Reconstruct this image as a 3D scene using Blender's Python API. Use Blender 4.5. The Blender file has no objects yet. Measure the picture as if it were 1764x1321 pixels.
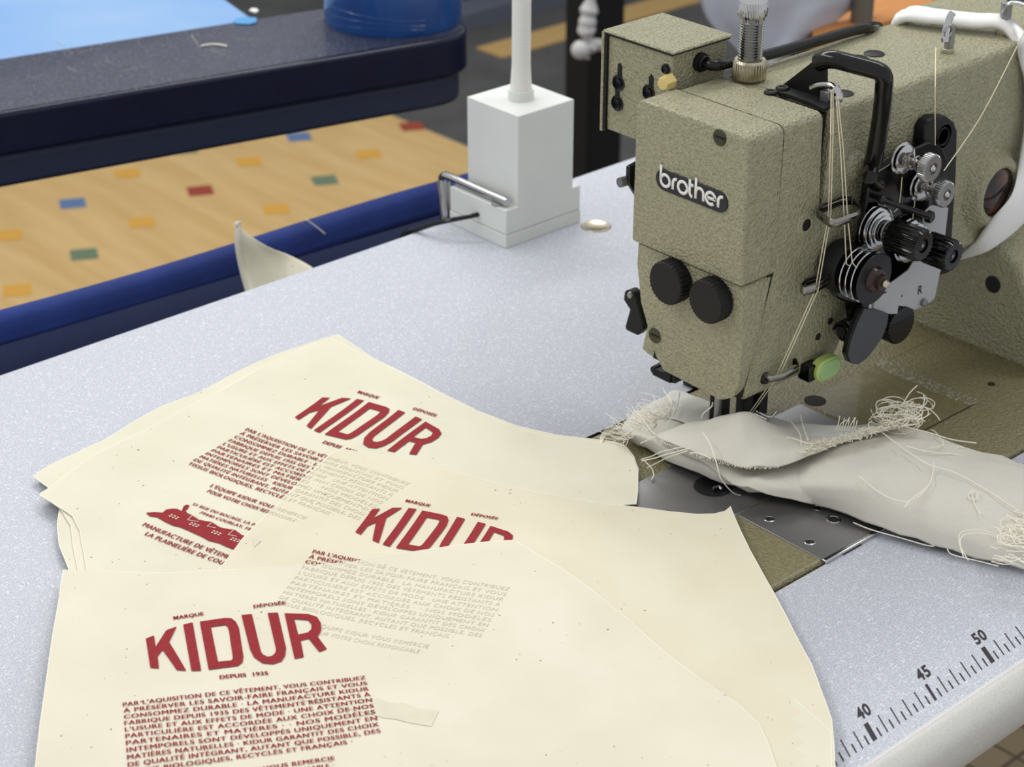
import bpy, bmesh, math, random
from mathutils import Vector, Matrix
from mathutils import noise as mnoise
from mathutils.geometry import delaunay_2d_cdt
random.seed(7)
R_ = math.radians
scene = bpy.context.scene
COL = scene.collection

# ------------------------------------------------------------------ camera
FPX = 3338.81
YAW, PITCH = R_(48.28107), R_(27.98102)
CAM = Vector((-26.228, -46.441, 137.428))          # all builder coordinates are centimetres
fwd = Vector((math.cos(YAW)*math.cos(PITCH), math.sin(YAW)*math.cos(PITCH), -math.sin(PITCH)))
rgt = Vector((math.sin(YAW), -math.cos(YAW), 0))
upv = rgt.cross(fwd)
cd = bpy.data.cameras.new('camera')
cam = bpy.data.objects.new('camera', cd); COL.objects.link(cam)
cam.matrix_world = Matrix(((rgt.x, upv.x, -fwd.x, CAM.x*.01), (rgt.y, upv.y, -fwd.y, CAM.y*.01), (rgt.z, upv.z, -fwd.z, CAM.z*.01), (0, 0, 0, 1)))
cd.sensor_width = 36; cd.lens = FPX/1764*36
cd.clip_start = .05; cd.clip_end = 60
cd.dof.use_dof = True; cd.dof.focus_distance = 1.13; cd.dof.aperture_fstop = 14.0
scene.camera = cam

# ------------------------------------------------------------------ world, lights, exposure
w = bpy.data.worlds.new('world'); scene.world = w; w.use_nodes = True
bg = w.node_tree.nodes['Background']; bg.inputs[0].default_value = (.97, .985, 1.0, 1); bg.inputs[1].default_value = .63

def area(name, loc, size, power, target, color=(1, 1, 1), sy=None):
    l = bpy.data.lights.new(name, 'AREA'); l.energy = power; l.color = color
    l.shape = 'RECTANGLE'; l.size = size; l.size_y = sy or size
    o = bpy.data.objects.new(name, l); COL.objects.link(o); o.location = loc
    o.rotation_euler = (Vector(target)-Vector(loc)).to_track_quat('-Z', 'Y').to_euler()
    return o
area('ceiling_lamp_light', (1.2, 2.2, 2.9), 2.4, 33, (.6, .4, .75), (1, .985, .95), .35)
area('ceiling_lamp_light', (-.8, 1.4, 2.9), 2.2, 15, (.5, .35, .75), (1, .985, .95), .35)
area('ceiling_lamp_light', (1.6, .4, 2.8), 1.2, 10, (.6, .3, .8), (1, .985, .95), .35)
scene.view_settings.view_transform = 'Standard'; scene.view_settings.look = 'None'
scene.view_settings.gamma = 1; scene.view_settings.exposure = 0.08
try: scene.view_settings.use_curve_mapping = False
except Exception: pass

# ------------------------------------------------------------------ helpers
def ray(px, py):
    return rgt*((px-882)/FPX) + upv*(-(py-660.5)/FPX) + fwd
def H(px, py, ax=2, val=75.0):
    """point of the place seen at a photo position on a plane of constant x, y or z"""
    d = ray(px, py); return CAM + d*((val-CAM[ax])/d[ax])
HX = lambda px, py, v: H(px, py, 0, v)
HY = lambda px, py, v: H(px, py, 1, v)
HZ = lambda px, py, v: H(px, py, 2, v)

def lin(r, g, b):
    f = lambda c: (c/255/12.92) if c/255 <= .04045 else ((c/255+.055)/1.055)**2.4
    return (f(r), f(g), f(b), 1)

MATS = {}
def mat(name, col, rough=.5, metal=0, col2=None, nscale=60, nmix=.5, bump=0, bscale=200, bdist=.001, spec=.5, coat=0, stretch=None, trans=0, alpha=1, detail=4, contrast=None, emit=None, sheen=0, sub=0):
    m = bpy.data.materials.new(name); m.use_nodes = True; MATS[name] = m
    nt = m.node_tree; b = nt.nodes['Principled BSDF']; L = nt.links.new
    b.inputs['Base Color'].default_value = col; b.inputs['Roughness'].default_value = rough
    b.inputs['Metallic'].default_value = metal; b.inputs['Specular IOR Level'].default_value = spec
    b.inputs['Coat Weight'].default_value = coat; b.inputs['Transmission Weight'].default_value = trans
    b.inputs['Alpha'].default_value = alpha
    if sheen: b.inputs['Sheen Weight'].default_value = sheen
    if sub:
        b.inputs['Subsurface Weight'].default_value = sub; b.inputs['Subsurface Radius'].default_value = (.004, .004, .003)
    tc = nt.nodes.new('ShaderNodeTexCoord'); mp = nt.nodes.new('ShaderNodeMapping'); L(tc.outputs['Object'], mp.inputs[0])
    if stretch: mp.inputs['Scale'].default_value = stretch
    if col2:
        n = nt.nodes.new('ShaderNodeTexNoise'); n.inputs['Scale'].default_value = nscale; n.inputs['Detail'].default_value = detail
        L(mp.outputs[0], n.inputs['Vector'])
        cr = nt.nodes.new('ShaderNodeValToRGB'); lo, hi = contrast or (.35, .65)
        cr.color_ramp.elements[0].position = lo; cr.color_ramp.elements[1].position = hi
        cr.color_ramp.elements[0].color = col; cr.color_ramp.elements[1].color = col2
        L(n.outputs['Fac'], cr.inputs[0]); L(cr.outputs[0], b.inputs['Base Color'])
        m['ramp'] = cr.name
    if bump:
        n2 = nt.nodes.new('ShaderNodeTexNoise'); n2.inputs['Scale'].default_value = bscale; n2.inputs['Detail'].default_value = 2
        L(mp.outputs[0], n2.inputs['Vector'])
        bp = nt.nodes.new('ShaderNodeBump'); bp.inputs['Strength'].default_value = bump; bp.inputs['Distance'].default_value = bdist
        L(n2.outputs['Fac'], bp.inputs['Height']); L(bp.outputs[0], b.inputs['Normal'])
    return m

def specks(m, scale, thr, col, vec=None, base_from=None):
    """scatter of small specks mixed over the base colour (flecks in the cloth, pits in the enamel)"""
    nt = m.node_tree; b = nt.nodes['Principled BSDF']; L = nt.links.new
    tc = nt.nodes.new('ShaderNodeTexCoord')
    n = nt.nodes.new('ShaderNodeTexNoise'); n.inputs['Scale'].default_value = scale; n.inputs['Detail'].default_value = 1
    if vec:
        mp = nt.nodes.new('ShaderNodeMapping'); mp.inputs['Scale'].default_value = vec[0]; mp.inputs['Rotation'].default_value = (0, 0, vec[1])
        L(tc.outputs['Object'], mp.inputs[0]); L(mp.outputs[0], n.inputs['Vector'])
    else: L(tc.outputs['Object'], n.inputs['Vector'])
    cr = nt.nodes.new('ShaderNodeValToRGB'); cr.color_ramp.elements[0].position = thr; cr.color_ramp.elements[1].position = min(1, thr+.04)
    L(n.outputs['Fac'], cr.inputs[0])
    mx = nt.nodes.new('ShaderNodeMix'); mx.data_type = 'RGBA'; mx.inputs[7].default_value = col
    L(cr.outputs[0], mx.inputs[0])
    inp = b.inputs['Base Color']
    if inp.is_linked: L(inp.links[0].from_socket, mx.inputs[6])
    else: mx.inputs[6].default_value = inp.default_value
    L(mx.outputs[2], inp)
    return m

M_TABLE = mat('table_laminate', lin(172, 176, 188), .5, 0, lin(208, 211, 220), 1100, bump=.05, bscale=800, bdist=.0003, detail=3, contrast=(.38, .62))
specks(M_TABLE, 1500, .66, lin(238, 240, 248), ((1, .12, 1), .3)); specks(M_TABLE, 1500, .66, lin(238, 240, 248), ((.12, 1, 1), -.5))
M_EDGE = mat('table_edge', lin(196, 195, 190), .5, 0, lin(214, 213, 208), 1500, detail=3)
M_CREAM = mat('cream_cotton', lin(223, 216, 195), .92, 0, lin(230, 224, 205), 14, bump=.12, bscale=1600, bdist=.0003, sheen=.1)
specks(M_CREAM, 330, .77, lin(150, 120, 85))
M_CREAM2 = mat('cream_cotton_cooler', lin(221, 216, 194), .92, 0, lin(229, 224, 203), 14, bump=.12, bscale=1600, bdist=.0003, sheen=.1)  # same cotton as M_CREAM, tinted slightly cooler and darker
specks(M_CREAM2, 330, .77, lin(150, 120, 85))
M_RED = mat('red_ink', lin(152, 31, 37), .85, 0, lin(138, 26, 34), 400)
M_RAW = mat('raw_cut_edge', lin(243, 239, 224), .95)
M_CREAM3 = mat('cream_cotton_middle', lin(221, 213, 188), .92, 0, lin(228, 221, 198), 14, bump=.12, bscale=1600, bdist=.0003, sheen=.1)
specks(M_CREAM3, 330, .77, lin(150, 120, 85))
M_GHOST2 = mat('show_through_patch', lin(219, 212, 191), .92, 0, lin(225, 218, 197), 80)
M_GHOST = mat('show_through_ink', lin(212, 206, 188), .92, 0, lin(222, 215, 195), 60)
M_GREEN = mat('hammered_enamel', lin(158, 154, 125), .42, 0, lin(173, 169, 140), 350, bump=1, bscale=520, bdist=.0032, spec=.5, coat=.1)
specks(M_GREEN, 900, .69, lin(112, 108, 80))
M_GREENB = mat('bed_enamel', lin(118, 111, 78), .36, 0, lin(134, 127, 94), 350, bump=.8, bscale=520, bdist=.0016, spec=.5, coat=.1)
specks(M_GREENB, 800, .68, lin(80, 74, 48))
M_BEDWORN = mat('worn_bed_enamel', lin(112, 104, 72), .28, 0, lin(122, 115, 82), 120, bump=.08, bscale=500, bdist=.0004, coat=.3)
specks(M_BEDWORN, 900, .70, lin(190, 186, 165))
M_SCUFF = mat('scuffed_enamel', lin(118, 112, 86), .3, 0, lin(190, 188, 175), 900, contrast=(.55, .62), bump=.3, bscale=900, bdist=.0005)
M_STEEL = mat('brushed_steel', lin(140, 140, 142), .36, .85, lin(154, 154, 156), 12, bump=.03, bscale=600)
M_CHROME = mat('chrome', lin(196, 196, 197), .14, 1)
M_CLIP = mat('clip_steel', lin(150, 148, 144), .2, 1)
M_NICKEL = mat('worn_nickel', lin(186, 178, 156), .3, 1, lin(208, 200, 180), 200)
M_BLACK = mat('black_plastic', lin(18, 18, 19), .45, 0, spec=.3, bump=.1, bscale=900, bdist=.0003)
M_GLOSS = mat('gloss_black_enamel', lin(7, 7, 8), .16, 0, spec=.35, coat=.15)
M_DARK = mat('dark_steel', lin(52, 52, 54), .35, .7)
M_OLIVE = mat('olive_screw', lin(66, 64, 42), .4, .3)
M_SEAM = mat('seam_black', lin(16, 16, 14), .8)
M_LAMP = mat('lamp_plastic', lin(220, 223, 219), .55, 0, lin(224, 227, 223), 30, bump=.04, bscale=1200)
M_WHITE = mat('white_plastic', lin(236, 235, 230), .5)
M_NAVY = mat('navy_paint', lin(7, 15, 46), .25, 0, lin(10, 19, 52), 30, spec=.35, bump=.02, bscale=60, coat=.1)
M_NAVYTOP = mat('textured_navy_paint', lin(40, 46, 68), .3, 0, lin(60, 64, 86), 260, bump=1, bscale=330, bdist=.002, coat=.2)
specks(M_NAVYTOP, 420, .68, lin(150, 155, 175))
M_APRON = mat('navy_apron', lin(38, 46, 70), .6)
M_DRUM = mat('blue_wrap', lin(10, 62, 130), .28, 0, lin(16, 80, 150), 15, coat=.5)
M_PALE = mat('pale_blue_top', lin(112, 160, 222), .4, 0, lin(170, 200, 224), 2.2, contrast=(.3, .7))
M_TROUGH = mat('blue_canvas', lin(18, 42, 108), .8, 0, lin(24, 52, 126), 20, bump=.2, bscale=900)
M_TROUGHIN = mat('dark_blue_canvas', lin(32, 44, 82), .85, 0, lin(40, 50, 86), 8)
M_TAN = mat('tan_rug', lin(196, 162, 106), .85, 0, lin(206, 175, 120), 30, stretch=(1, .12, 1), contrast=(.35, .65))
M_GREYFL = mat('dark_grey_floor', lin(70, 70, 70), .8, 0, lin(82, 82, 82), 8)
M_SCRAP = mat('grey_canvas', lin(212, 208, 196), .9, 0, lin(221, 217, 206), 20, bump=.5, bscale=1300, bdist=.0007, sheen=.1)
M_SHEER = mat('thin_grey_cotton', lin(200, 200, 194), .9, 0, lin(212, 212, 206), 30, bump=.3, bscale=1300, bdist=.0005)
M_THREAD = mat('cream_thread', lin(248, 243, 228), .8)
M_WTHREAD = mat('sewing_thread', lin(236, 226, 196), .6)
M_STRAP = mat('white_strap', lin(240, 240, 238), .6, bump=.1, bscale=300)
M_KNURL = mat('knurled_metal', lin(176, 176, 176), .28, 1)
M_SILVER = mat('satin_plate', lin(176, 178, 181), .45, .2)
M_LEVER = mat('slate_lever', lin(72, 74, 80), .5, .2)
M_LIME = mat('lime_plastic', lin(196, 214, 112), .3, 0, lin(176, 206, 128), 80, sub=.3, coat=.3)
M_LIME2 = mat('lime_plastic_face', lin(176, 206, 142), .25, 0, lin(160, 200, 140), 60, sub=.3, coat=.3)
M_AMBER = mat('amber_glass', lin(20, 13, 9), .08, 0, lin(84, 40, 18), 60, coat=.3, contrast=(.5, .72))
M_BRASS = mat('yellow_nylon', lin(226, 202, 130), .45)
M_ORANGE = mat('orange_wood', lin(196, 128, 66), .45, 0, lin(206, 140, 78), 8, stretch=(1, 6, 1))
M_WCLOTH = mat('white_cloth', lin(196, 200, 216), .9, 0, lin(210, 213, 226), 6)
M_INK = mat('ruler_ink', lin(34, 28, 38), .6)
M_SCRATCH = mat('pale_scratch', lin(150, 148, 138), .7)

class MB:
    """collects shapes (centimetres) into one mesh"""
    def __init__(s): s.v = []; s.f = []; s.mi = []; s.m = 0
    def add(s, vs, fs):
        o = len(s.v); s.v += [Vector(p) for p in vs]; s.f += [tuple(o+i for i in f) for f in fs]; s.mi += [s.m]*len(fs); return s
    def box(s, x0, x1, y0, y1, z0, z1):
        v = [(x, y, z) for x in (x0, x1) for y in (y0, y1) for z in (z0, z1)]
        return s.add(v, [(0, 1, 3, 2), (4, 6, 7, 5), (0, 4, 5, 1), (2, 3, 7, 6), (0, 2, 6, 4), (1, 5, 7, 3)])
    def obox(s, c, ax, ay, az):
        c, ax, ay, az = map(Vector, (c, ax, ay, az))
        v = [c+ax*i+ay*j+az*k for i in (-1, 1) for j in (-1, 1) for k in (-1, 1)]
        return s.add(v, [(0, 1, 3, 2), (4, 6, 7, 5), (0, 4, 5, 1), (2, 3, 7, 6), (0, 2, 6, 4), (1, 5, 7, 3)])
    def prism(s, pts, d):
        """closed polygon of 3-D points swept by vector d"""
        pts = [Vector(p) for p in pts]; d = Vector(d); n = len(pts)
        nrm = Vector((0, 0, 0))
        for i in range(n): nrm += pts[i].cross(pts[(i+1) % n])
        if nrm.dot(d) > 0: pts = pts[::-1]
        return s.add(pts+[p+d for p in pts], [tuple(range(n)), tuple(range(2*n-1, n-1, -1))]+[(i, i+n, (i+1) % n+n, (i+1) % n)[::-1][::-1] for i in range(n)])
    def cyl(s, a, b, r, r2=None, n=24, flute=0, fd=.06):
        a, b = Vector(a), Vector(b); r2 = r if r2 is None else r2
        return s.lathe(a, b-a, [(0, 0), (r, 0), (r2, (b-a).length), (0, (b-a).length)], n, flute, fd)
    def lathe(s, base, axis, prof, n=24, flute=0, fd=.06):
        base = Vector(base); ax = Vector(axis).normalized()
        u = ax.orthogonal().normalized(); w_ = ax.cross(u)
        if flute: n = flute*4
        vs = []; fs = []; rings = []
        for (r, h) in prof:
            if r < 1e-6: rings.append([len(vs)]); vs.append(base+ax*h); continue
            ring = []
            for i in range(n):
                a = 2*math.pi*i/n; rr = r
                if flute and (i % 4) in (2, 3) and r > .2: rr = r-fd
                ring.append(len(vs)); vs.append(base+ax*h+u*(math.cos(a)*rr)+w_*(math.sin(a)*rr))
            rings.append(ring)
        for A, B in zip(rings, rings[1:]):
            if len(A) == 1 and len(B) == 1: continue
            if len(A) == 1: fs += [(A[0], B[(i+1) % n], B[i]) for i in range(n)]
            elif len(B) == 1: fs += [(A[i], A[(i+1) % n], B[0]) for i in range(n)]
            else: fs += [(A[i], A[(i+1) % n], B[(i+1) % n], B[i]) for i in range(n)]
        return s.add(vs, fs)
    def tube(s, pts, r, n=8, flat=None, caps=True):
        """tube along points; flat=(width vector) gives an oval section"""
        pts = [Vector(p) for p in pts]; rs = r if isinstance(r, (list, tuple)) else [r]*len(pts)
        vs = []; fs = []; prev = None
        for i, p in enumerate(pts):
            t = (pts[min(i+1, len(pts)-1)]-pts[max(i-1, 0)]).normalized()
            u = (prev-t*prev.dot(t)) if prev is not None else t.orthogonal()
            if u.length < 1e-6: u = t.orthogonal()
            u.normalize(); prev = u; w_ = t.cross(u)
            for k in range(n):
                a = 2*math.pi*k/n; vs.append(p+(u*math.cos(a)+w_*math.sin(a))*rs[i])
        for i in range(len(pts)-1):
            for k in range(n): fs.append((i*n+k, i*n+(k+1) % n, (i+1)*n+(k+1) % n, (i+1)*n+k))
        if caps: fs += [tuple(range(n))[::-1], tuple(range((len(pts)-1)*n, len(pts)*n))]
        return s.add(vs, fs)
    def sphere(s, c, r, n=12, sq=(1, 1, 1)):
        prof = [(max(0, math.sin(math.pi*i/n))*1, -math.cos(math.pi*i/n)) for i in range(n+1)]
        m = MB(); m.lathe((0, 0, 0), (0, 0, 1), [(a, b) for a, b in prof], 16)
        return s.add([Vector(c)+Vector((p.x*r*sq[0], p.y*r*sq[1], p.z*r*sq[2])) for p in m.v], m.f)
    def grid(s, rows):
        n = len(rows[0]); vs = [p for r in rows for p in r]
        return s.add(vs, [(i*n+j, i*n+j+1, (i+1)*n+j+1, (i+1)*n+j) for i in range(len(rows)-1) for j in range(n-1)])
    def build(s, name, mats, parent=None, smooth=35, bevel=0, seg=2, solid=0, sub=0, label=None, recalc=True, sel=None):
        me = bpy.data.meshes.new(name)
        if parent is not None:
            o0 = Vector(parent['_o'])
        else:
            xs = [p.x for p in s.v]; ys = [p.y for p in s.v]; zs = [p.z for p in s.v]
            o0 = Vector(((min(xs)+max(xs))/2, (min(ys)+max(ys))/2, min(zs)))
        me.from_pydata([((p-o0)*.01) for p in s.v], [], s.f)
        if not isinstance(mats, (list, tuple)): mats = [mats]
        for m in mats: me.materials.append(m)
        if len(mats) > 1: me.polygons.foreach_set('material_index', s.mi)
        if recalc:
            bm = bmesh.new(); bm.from_mesh(me); bmesh.ops.recalc_face_normals(bm, faces=bm.faces)
            for fn, wd, sg in (sel or ()):
                es = [e for e in bm.edges if len(e.link_faces) == 2 and e.calc_face_angle(0) > .35 and fn(e.verts[0].co*100+o0, e.verts[1].co*100+o0)]
                bmesh.ops.bevel(bm, geom=es, offset=wd*.01, segments=sg, profile=.5, affect='EDGES', clamp_overlap=True)
            bm.to_mesh(me); bm.free()
        me.polygons.foreach_set('use_smooth', [True]*len(me.polygons))
        me.set_sharp_from_angle(angle=R_(smooth)); me.update()
        o = bpy.data.objects.new(name, me); COL.objects.link(o)
        if parent is not None: o.parent = parent; o['_o'] = list(o0)
        else: o.location = o0*.01; o['_o'] = list(o0)
        if solid:
            md = o.modifiers.new('thickness', 'SOLIDIFY'); md.thickness = solid*.01; md.offset = -1
        if bevel:
            md = o.modifiers.new('edge', 'BEVEL'); md.width = bevel*.01; md.segments = seg; md.limit_method = 'ANGLE'; md.angle_limit = R_(35)
            md.harden_normals = False
        if sub:
            md = o.modifiers.new('smooth', 'SUBSURF'); md.levels = sub; md.render_levels = sub
        if label: o['label'] = label
        return o

def thing(name, label, cat, loc, group=None):
    o = bpy.data.objects.new(name, None); COL.objects.link(o); o.empty_display_size = .05
    o.location = Vector(loc)*.01; o['_o'] = list(loc); o['label'] = label; o['category'] = cat
    if group: o['group'] = group
    return o
def tag(o, label, cat, group=None, kind=None):
    o['label'] = label; o['category'] = cat
    if group: o['group'] = group
    if kind: o['kind'] = kind
    return o
def structure(o): o['kind'] = 'structure'; return o

def cat_rom(pts, k):
    pts = [Vector(p) for p in pts]; out = []
    n = len(pts)
    for i in range(n-1):
        p0, p1, p2, p3 = pts[max(i-1, 0)], pts[i], pts[i+1], pts[min(i+2, n-1)]
        for j in range(k):
            t = j/k
            out.append(.5*((2*p1)+(p2-p0)*t+(2*p0-5*p1+4*p2-p3)*t*t+(3*p1-p0-3*p2+p3)*t*t*t))
    out.append(pts[-1]); return out

def text_mesh(body, x0, x1, base, height, fat=.02):
    """text laid out in a local plane: returns verts (u, v) and faces"""
    cu = bpy.data.curves.new('t', 'FONT'); cu.body = body; cu.size = 1; cu.offset = fat; cu.resolution_u = 3; cu.space_character = 1.1
    ob = bpy.data.objects.new('t', cu); COL.objects.link(ob)
    bpy.context.view_layer.update()
    me = bpy.data.meshes.new_from_object(ob.evaluated_get(bpy.context.evaluated_depsgraph_get()))
    vs = [(v.co.x, v.co.y) for v in me.vertices]; fs = [tuple(p.vertices) for p in me.polygons]
    bpy.data.objects.remove(ob); bpy.data.curves.remove(cu); bpy.data.meshes.remove(me)
    if not vs: return [], []
    ax, bx = min(v[0] for v in vs), max(v[0] for v in vs)
    sx = (x1-x0)/(bx-ax); sy = height/.70
    return [(x0+(x-ax)*sx, base+y*sy) for x, y in vs], fs

def inside(p, poly):
    c = False; n = len(poly); x, y = p
    for i in range(n):
        x1, y1 = poly[i][0], poly[i][1]; x2, y2 = poly[(i+1) % n][0], poly[(i+1) % n][1]
        if (y1 > y) != (y2 > y) and x < (x2-x1)*(y-y1)/(y2-y1)+x1: c = not c
    return c

# ------------------------------------------------------------------ floor, rug, background
m = mat('brown_tile', lin(112, 98, 66), .4)
nt = m.node_tree; b = nt.nodes['Principled BSDF']; tc = nt.nodes.new('ShaderNodeTexCoord')
br = nt.nodes.new('ShaderNodeTexBrick'); br.offset = 0; br.inputs['Scale'].default_value = 1
br.inputs['Brick Width'].default_value = .0508; br.inputs['Row Height'].default_value = .0525; br.inputs['Mortar Size'].default_value = .0026
br.inputs['Mortar Smooth'].default_value = .3
br.inputs['Color1'].default_value = lin(126, 112, 82); br.inputs['Color2'].default_value = lin(142, 122, 92); br.inputs['Mortar'].default_value = lin(78, 62, 42)
mp = nt.nodes.new('ShaderNodeMapping'); mp.inputs['Location'].default_value = (-1.2888+.0508*40, -.4872+.0525*40, 0)
nt.links.new(tc.outputs['Object'], mp.inputs[0]); nt.links.new(mp.outputs[0], br.inputs['Vector']); nt.links.new(br.outputs[0], b.inputs['Base Color'])
fl = MB().box(-200, 260, -200, 100, -4, 0)
o = fl.build('floor', m); me = o.data
for v in me.vertices: v.co += o.location
o.location = (0, 0, 0); structure(o)
structure(MB().box(-200, 700, 100, 700, -4, 0).build('floor', M_GREYFL))
structure(MB().box(260, 700, -200, 100, -4, 0).build('floor', M_GREYFL))
structure(MB().box(-200, 700, 700, 710, -4, 300).build('wall_back', mat('back_wall', lin(150, 152, 156), .9)))
structure(MB().box(700, 710, -200, 710, -4, 300).build('wall_right', mat('right_wall', lin(150, 152, 156), .9)))

rug = thing('rug', 'tan rug dotted with small blurred red, blue, yellow and green squares', 'rug', (120, 250, 0))
MB().box(20, 204.5, 180, 420, 0, .5).build('pile', M_TAN, rug)
sq = {'r': mat('rug_red', lin(150, 62, 44), .85), 'b': mat('rug_blue', lin(88, 116, 156), .85), 'y': mat('rug_yellow', lin(208, 158, 66), .85), 'g': mat('rug_green', lin(104, 122, 98), .85)}
mb = MB(); keys = list('rbyg')
known = {(132, 251.5): 'b', (152.8, 241.1): 'r', (173.1, 229.9): 'g', (147.3, 257.5): 'y', (183, 251.6): 'b', (187.5, 235): 'y', (136.7, 235.5): 'y', (121.8, 230.3): 'g', (158.1, 224.6): 'y', (116.1, 246.3): 'y', (106, 224.9): 'y', (203.4, 241.3): 'r', (198.5, 257.8): 'y', (162.2, 260.8): 'g', (168, 247.2): 'y'}
U = Vector((20.5, -10.8)).normalized(); V = Vector((10.6, 22)).normalized()
for (x, y), k in known.items():
    mb.m = keys.index(k); c = Vector((x, y)); q = 2.3
    pts = [c+U*a*q+V*b_*q for a, b_ in ((-1, -1), (1, -1), (1, 1), (-1, 1))]
    MB().add([(p.x, p.y, .56) for p in pts], [(0, 1, 2, 3)]).build('coloured_square', sq[k], rug)
tag(MB().box(246, 420, 262, 271, 0, .4).build('floor_strip', mat('tan_strip', lin(186, 154, 98), .8)), 'tan strip on the grey floor far behind the lamp', 'floor strip')
tag(MB().box(246, 430, 292, 330, .0, 60).build('storage_bench', mat('bench_navy', lin(14, 34, 92), .6), bevel=2), 'far navy blue bench beyond the tan floor strip', 'bench')
tag(MB().box(246, 430, 282, 291, 0, 4).build('bench_plinth', mat('plinth_grey', lin(92, 98, 112), .7)), 'low grey plinth along the foot of the far navy bench', 'plinth')

# black post with a white knotted cord behind the machine
p = HY(1022, 180, 175)
tag(MB().box(p.x-4, p.x+4, 172, 178, 0, p.z+70).build('support_post', mat('matt_black', lin(12, 12, 13), .9), bevel=.5), 'blurred black upright post behind the table', 'post')
def hy(px, py, y): return HY(px, py, y)
pts = cat_rom([hy(1022, -40, 165), hy(1016, 10, 165), hy(1010, 45, 165), hy(1014, 78, 165), hy(1005, 92, 165)], 5)
mbk = MB().tube(pts, [1.1+.4*math.sin(i*1.3) for i in range(len(pts))], 8)
mbk.sphere(hy(1000, 86, 165), 1.5); mbk.sphere(hy(1012, 38, 165), 1.4)
mbk.tube(cat_rom([hy(1008, 84, 165), hy(1026, 76, 165), hy(1050, 84, 165)], 4), .9, 8)
tag(mbk.build('knotted_cord', mat('off_white_cord', lin(205, 205, 205), .9)), 'off-white knotted cord hanging in front of the black post', 'cord')

# orange table with grey pole and hanging white cloth, top right
ot = thing('wooden_table', 'orange-brown wooden table behind the sewing machine arm', 'table', (165, 110, 0))
ob = [HZ(1400, 66, 72), HZ(1520, 40, 72), HZ(1600, 14, 72), HZ(1640, -30, 72), HZ(1560, -140, 72), HZ(1380, -60, 72)]
MB().prism([(p.x, p.y, 70) for p in ob], (0, 0, 2.2)).build('tabletop', M_ORANGE, ot, bevel=.2)
mbl = MB()
cx = sum(p.x for p in ob)/6; cy = sum(p.y for p in ob)/6
for p in (ob[0], ob[2], ob[3], ob[5]):
    q = Vector((p.x+(cx-p.x)*.25, p.y+(cy-p.y)*.25, 0)); MB().box(q.x-2, q.x+2, q.y-2, q.y+2, 0, 70).build('leg', M_DARK, ot)
MB().prism([(p.x+(cx-p.x)*.04, p.y+(cy-p.y)*.04, 66) for p in ob], (0, 0, 4)).build('apron', mat('dark_wood', lin(92, 56, 24), .6), ot)
p = HZ(1482, 48, 72.2)
tag(MB().cyl((p.x+2, p.y+1.5, 72.2), (p.x+2, p.y+1.5, 118), 1.25, n=20).build('metal_pole', mat('pole_grey', lin(122, 118, 108), .5, .4)), 'grey metal pole rising from the orange wooden table', 'pole')
rows = []
for j, (a, b_) in enumerate((((1200, -60), (1500, -60)), ((1206, 0), (1494, -4)), ((1222, 40), (1456, 22)), ((1262, 78), (1406, 62)), ((1300, 128), (1330, 112)))):
    r = []
    for i in range(13):
        t = i/12; px = a[0]+(b_[0]-a[0])*t; py = a[1]+(b_[1]-a[1])*t
        r.append(HY(px, py, 84+.35*math.sin(i*1.1+j*.5)+j*.3))
    rows.append(r)
R2 = [cat_rom(r, 3) for r in rows]; R2 = list(map(list, zip(*[cat_rom(c, 4) for c in zip(*R2)])))
tag(MB().grid(R2).build('white_cloth', M_WCLOTH, solid=.15, smooth=80), 'large plain white cloth hanging in soft folds behind the switch box', 'cloth')
tag(MB().box(182, 192, 108, 118, 60, 84).build('dark_case', mat('dark_case', lin(24, 26, 34), .6), bevel=.6), 'dark box seen past the end of the orange table', 'box')

# navy beam with rounded end, blue drum, pale blue top
bd = Vector((math.cos(R_(-13)), math.sin(R_(-13)), 0)); bn = Vector((-bd.y, bd.x, 0))
e = Vector((87.6, 98.2, 0)); hw = 7.3
def beam_outline(hw, ext, back=125):
    pts = []
    for k in range(13):
        a = -math.pi/2+math.pi*k/12; ca, sa = math.cos(a), math.sin(a); pts.append(e+bd*(ext+abs(ca)**.65*hw*.8)+bn*(math.copysign(abs(sa)**.65, sa)*hw))
    return pts+[e-bd*back+bn*hw, e-bd*back-bn*hw]
beam = thing('padded_beam', 'dark navy painted beam with rounded end behind the table', 'beam', (60, 105, 0))
MB().prism([p+Vector((0, 0, 76.0)) for p in beam_outline(hw, 0)], (0, 0, 3.9)).build('body', M_NAVY, beam, bevel=.35, seg=3)
MB().prism([p+Vector((0, 0, 79.91)) for p in beam_outline(hw-.45, 0)], (0, 0, .07)).build('top_face', M_NAVYTOP, beam)
MB().prism([p+Vector((0, 0, 72.9)) for p in beam_outline(hw-.5, -.4)], (0, 0, 3.1)).build('lower_body', M_APRON, beam, bevel=.5)
for d_ in (-118,): 
    q = e+bd*d_; MB().box(q.x-3, q.x+3, q.y-3, q.y+3, 0, 73).build('support', M_NAVY, beam)
dc = e+bd*.2+bn*1.0
drum = thing('blue_drum', 'blue wrapped cylinder standing on the rounded end of the navy beam', 'drum', (dc.x, dc.y, 80))
MB().lathe((dc.x, dc.y, 80), (0, 0, 1), [(0, 0), (6.75, 0), (6.8, .3), (6.75, 4), (6.6, 14), (0, 14)], 40).build('body', M_DRUM, drum)
mbw = MB()
for z, ph in ((80.5, .2), (81.1, .9), (81.8, 1.6)):
    mbw.tube([(dc.x+6.72*math.cos(a), dc.y+6.72*math.sin(a), z+.35*math.sin(a*2+ph)) for a in [2.6+i*.1 for i in range(20)]], .09, 6)
mbw.build('wrap_wrinkle', M_DRUM, drum)
pb = MB().prism([(p.x, p.y, 71) for p in (e-bd*118+bn*8.2, e+bd*-4+bn*8.2, e+bd*-4+bn*75, e-bd*118+bn*75)], (0, 0, 2))
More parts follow.
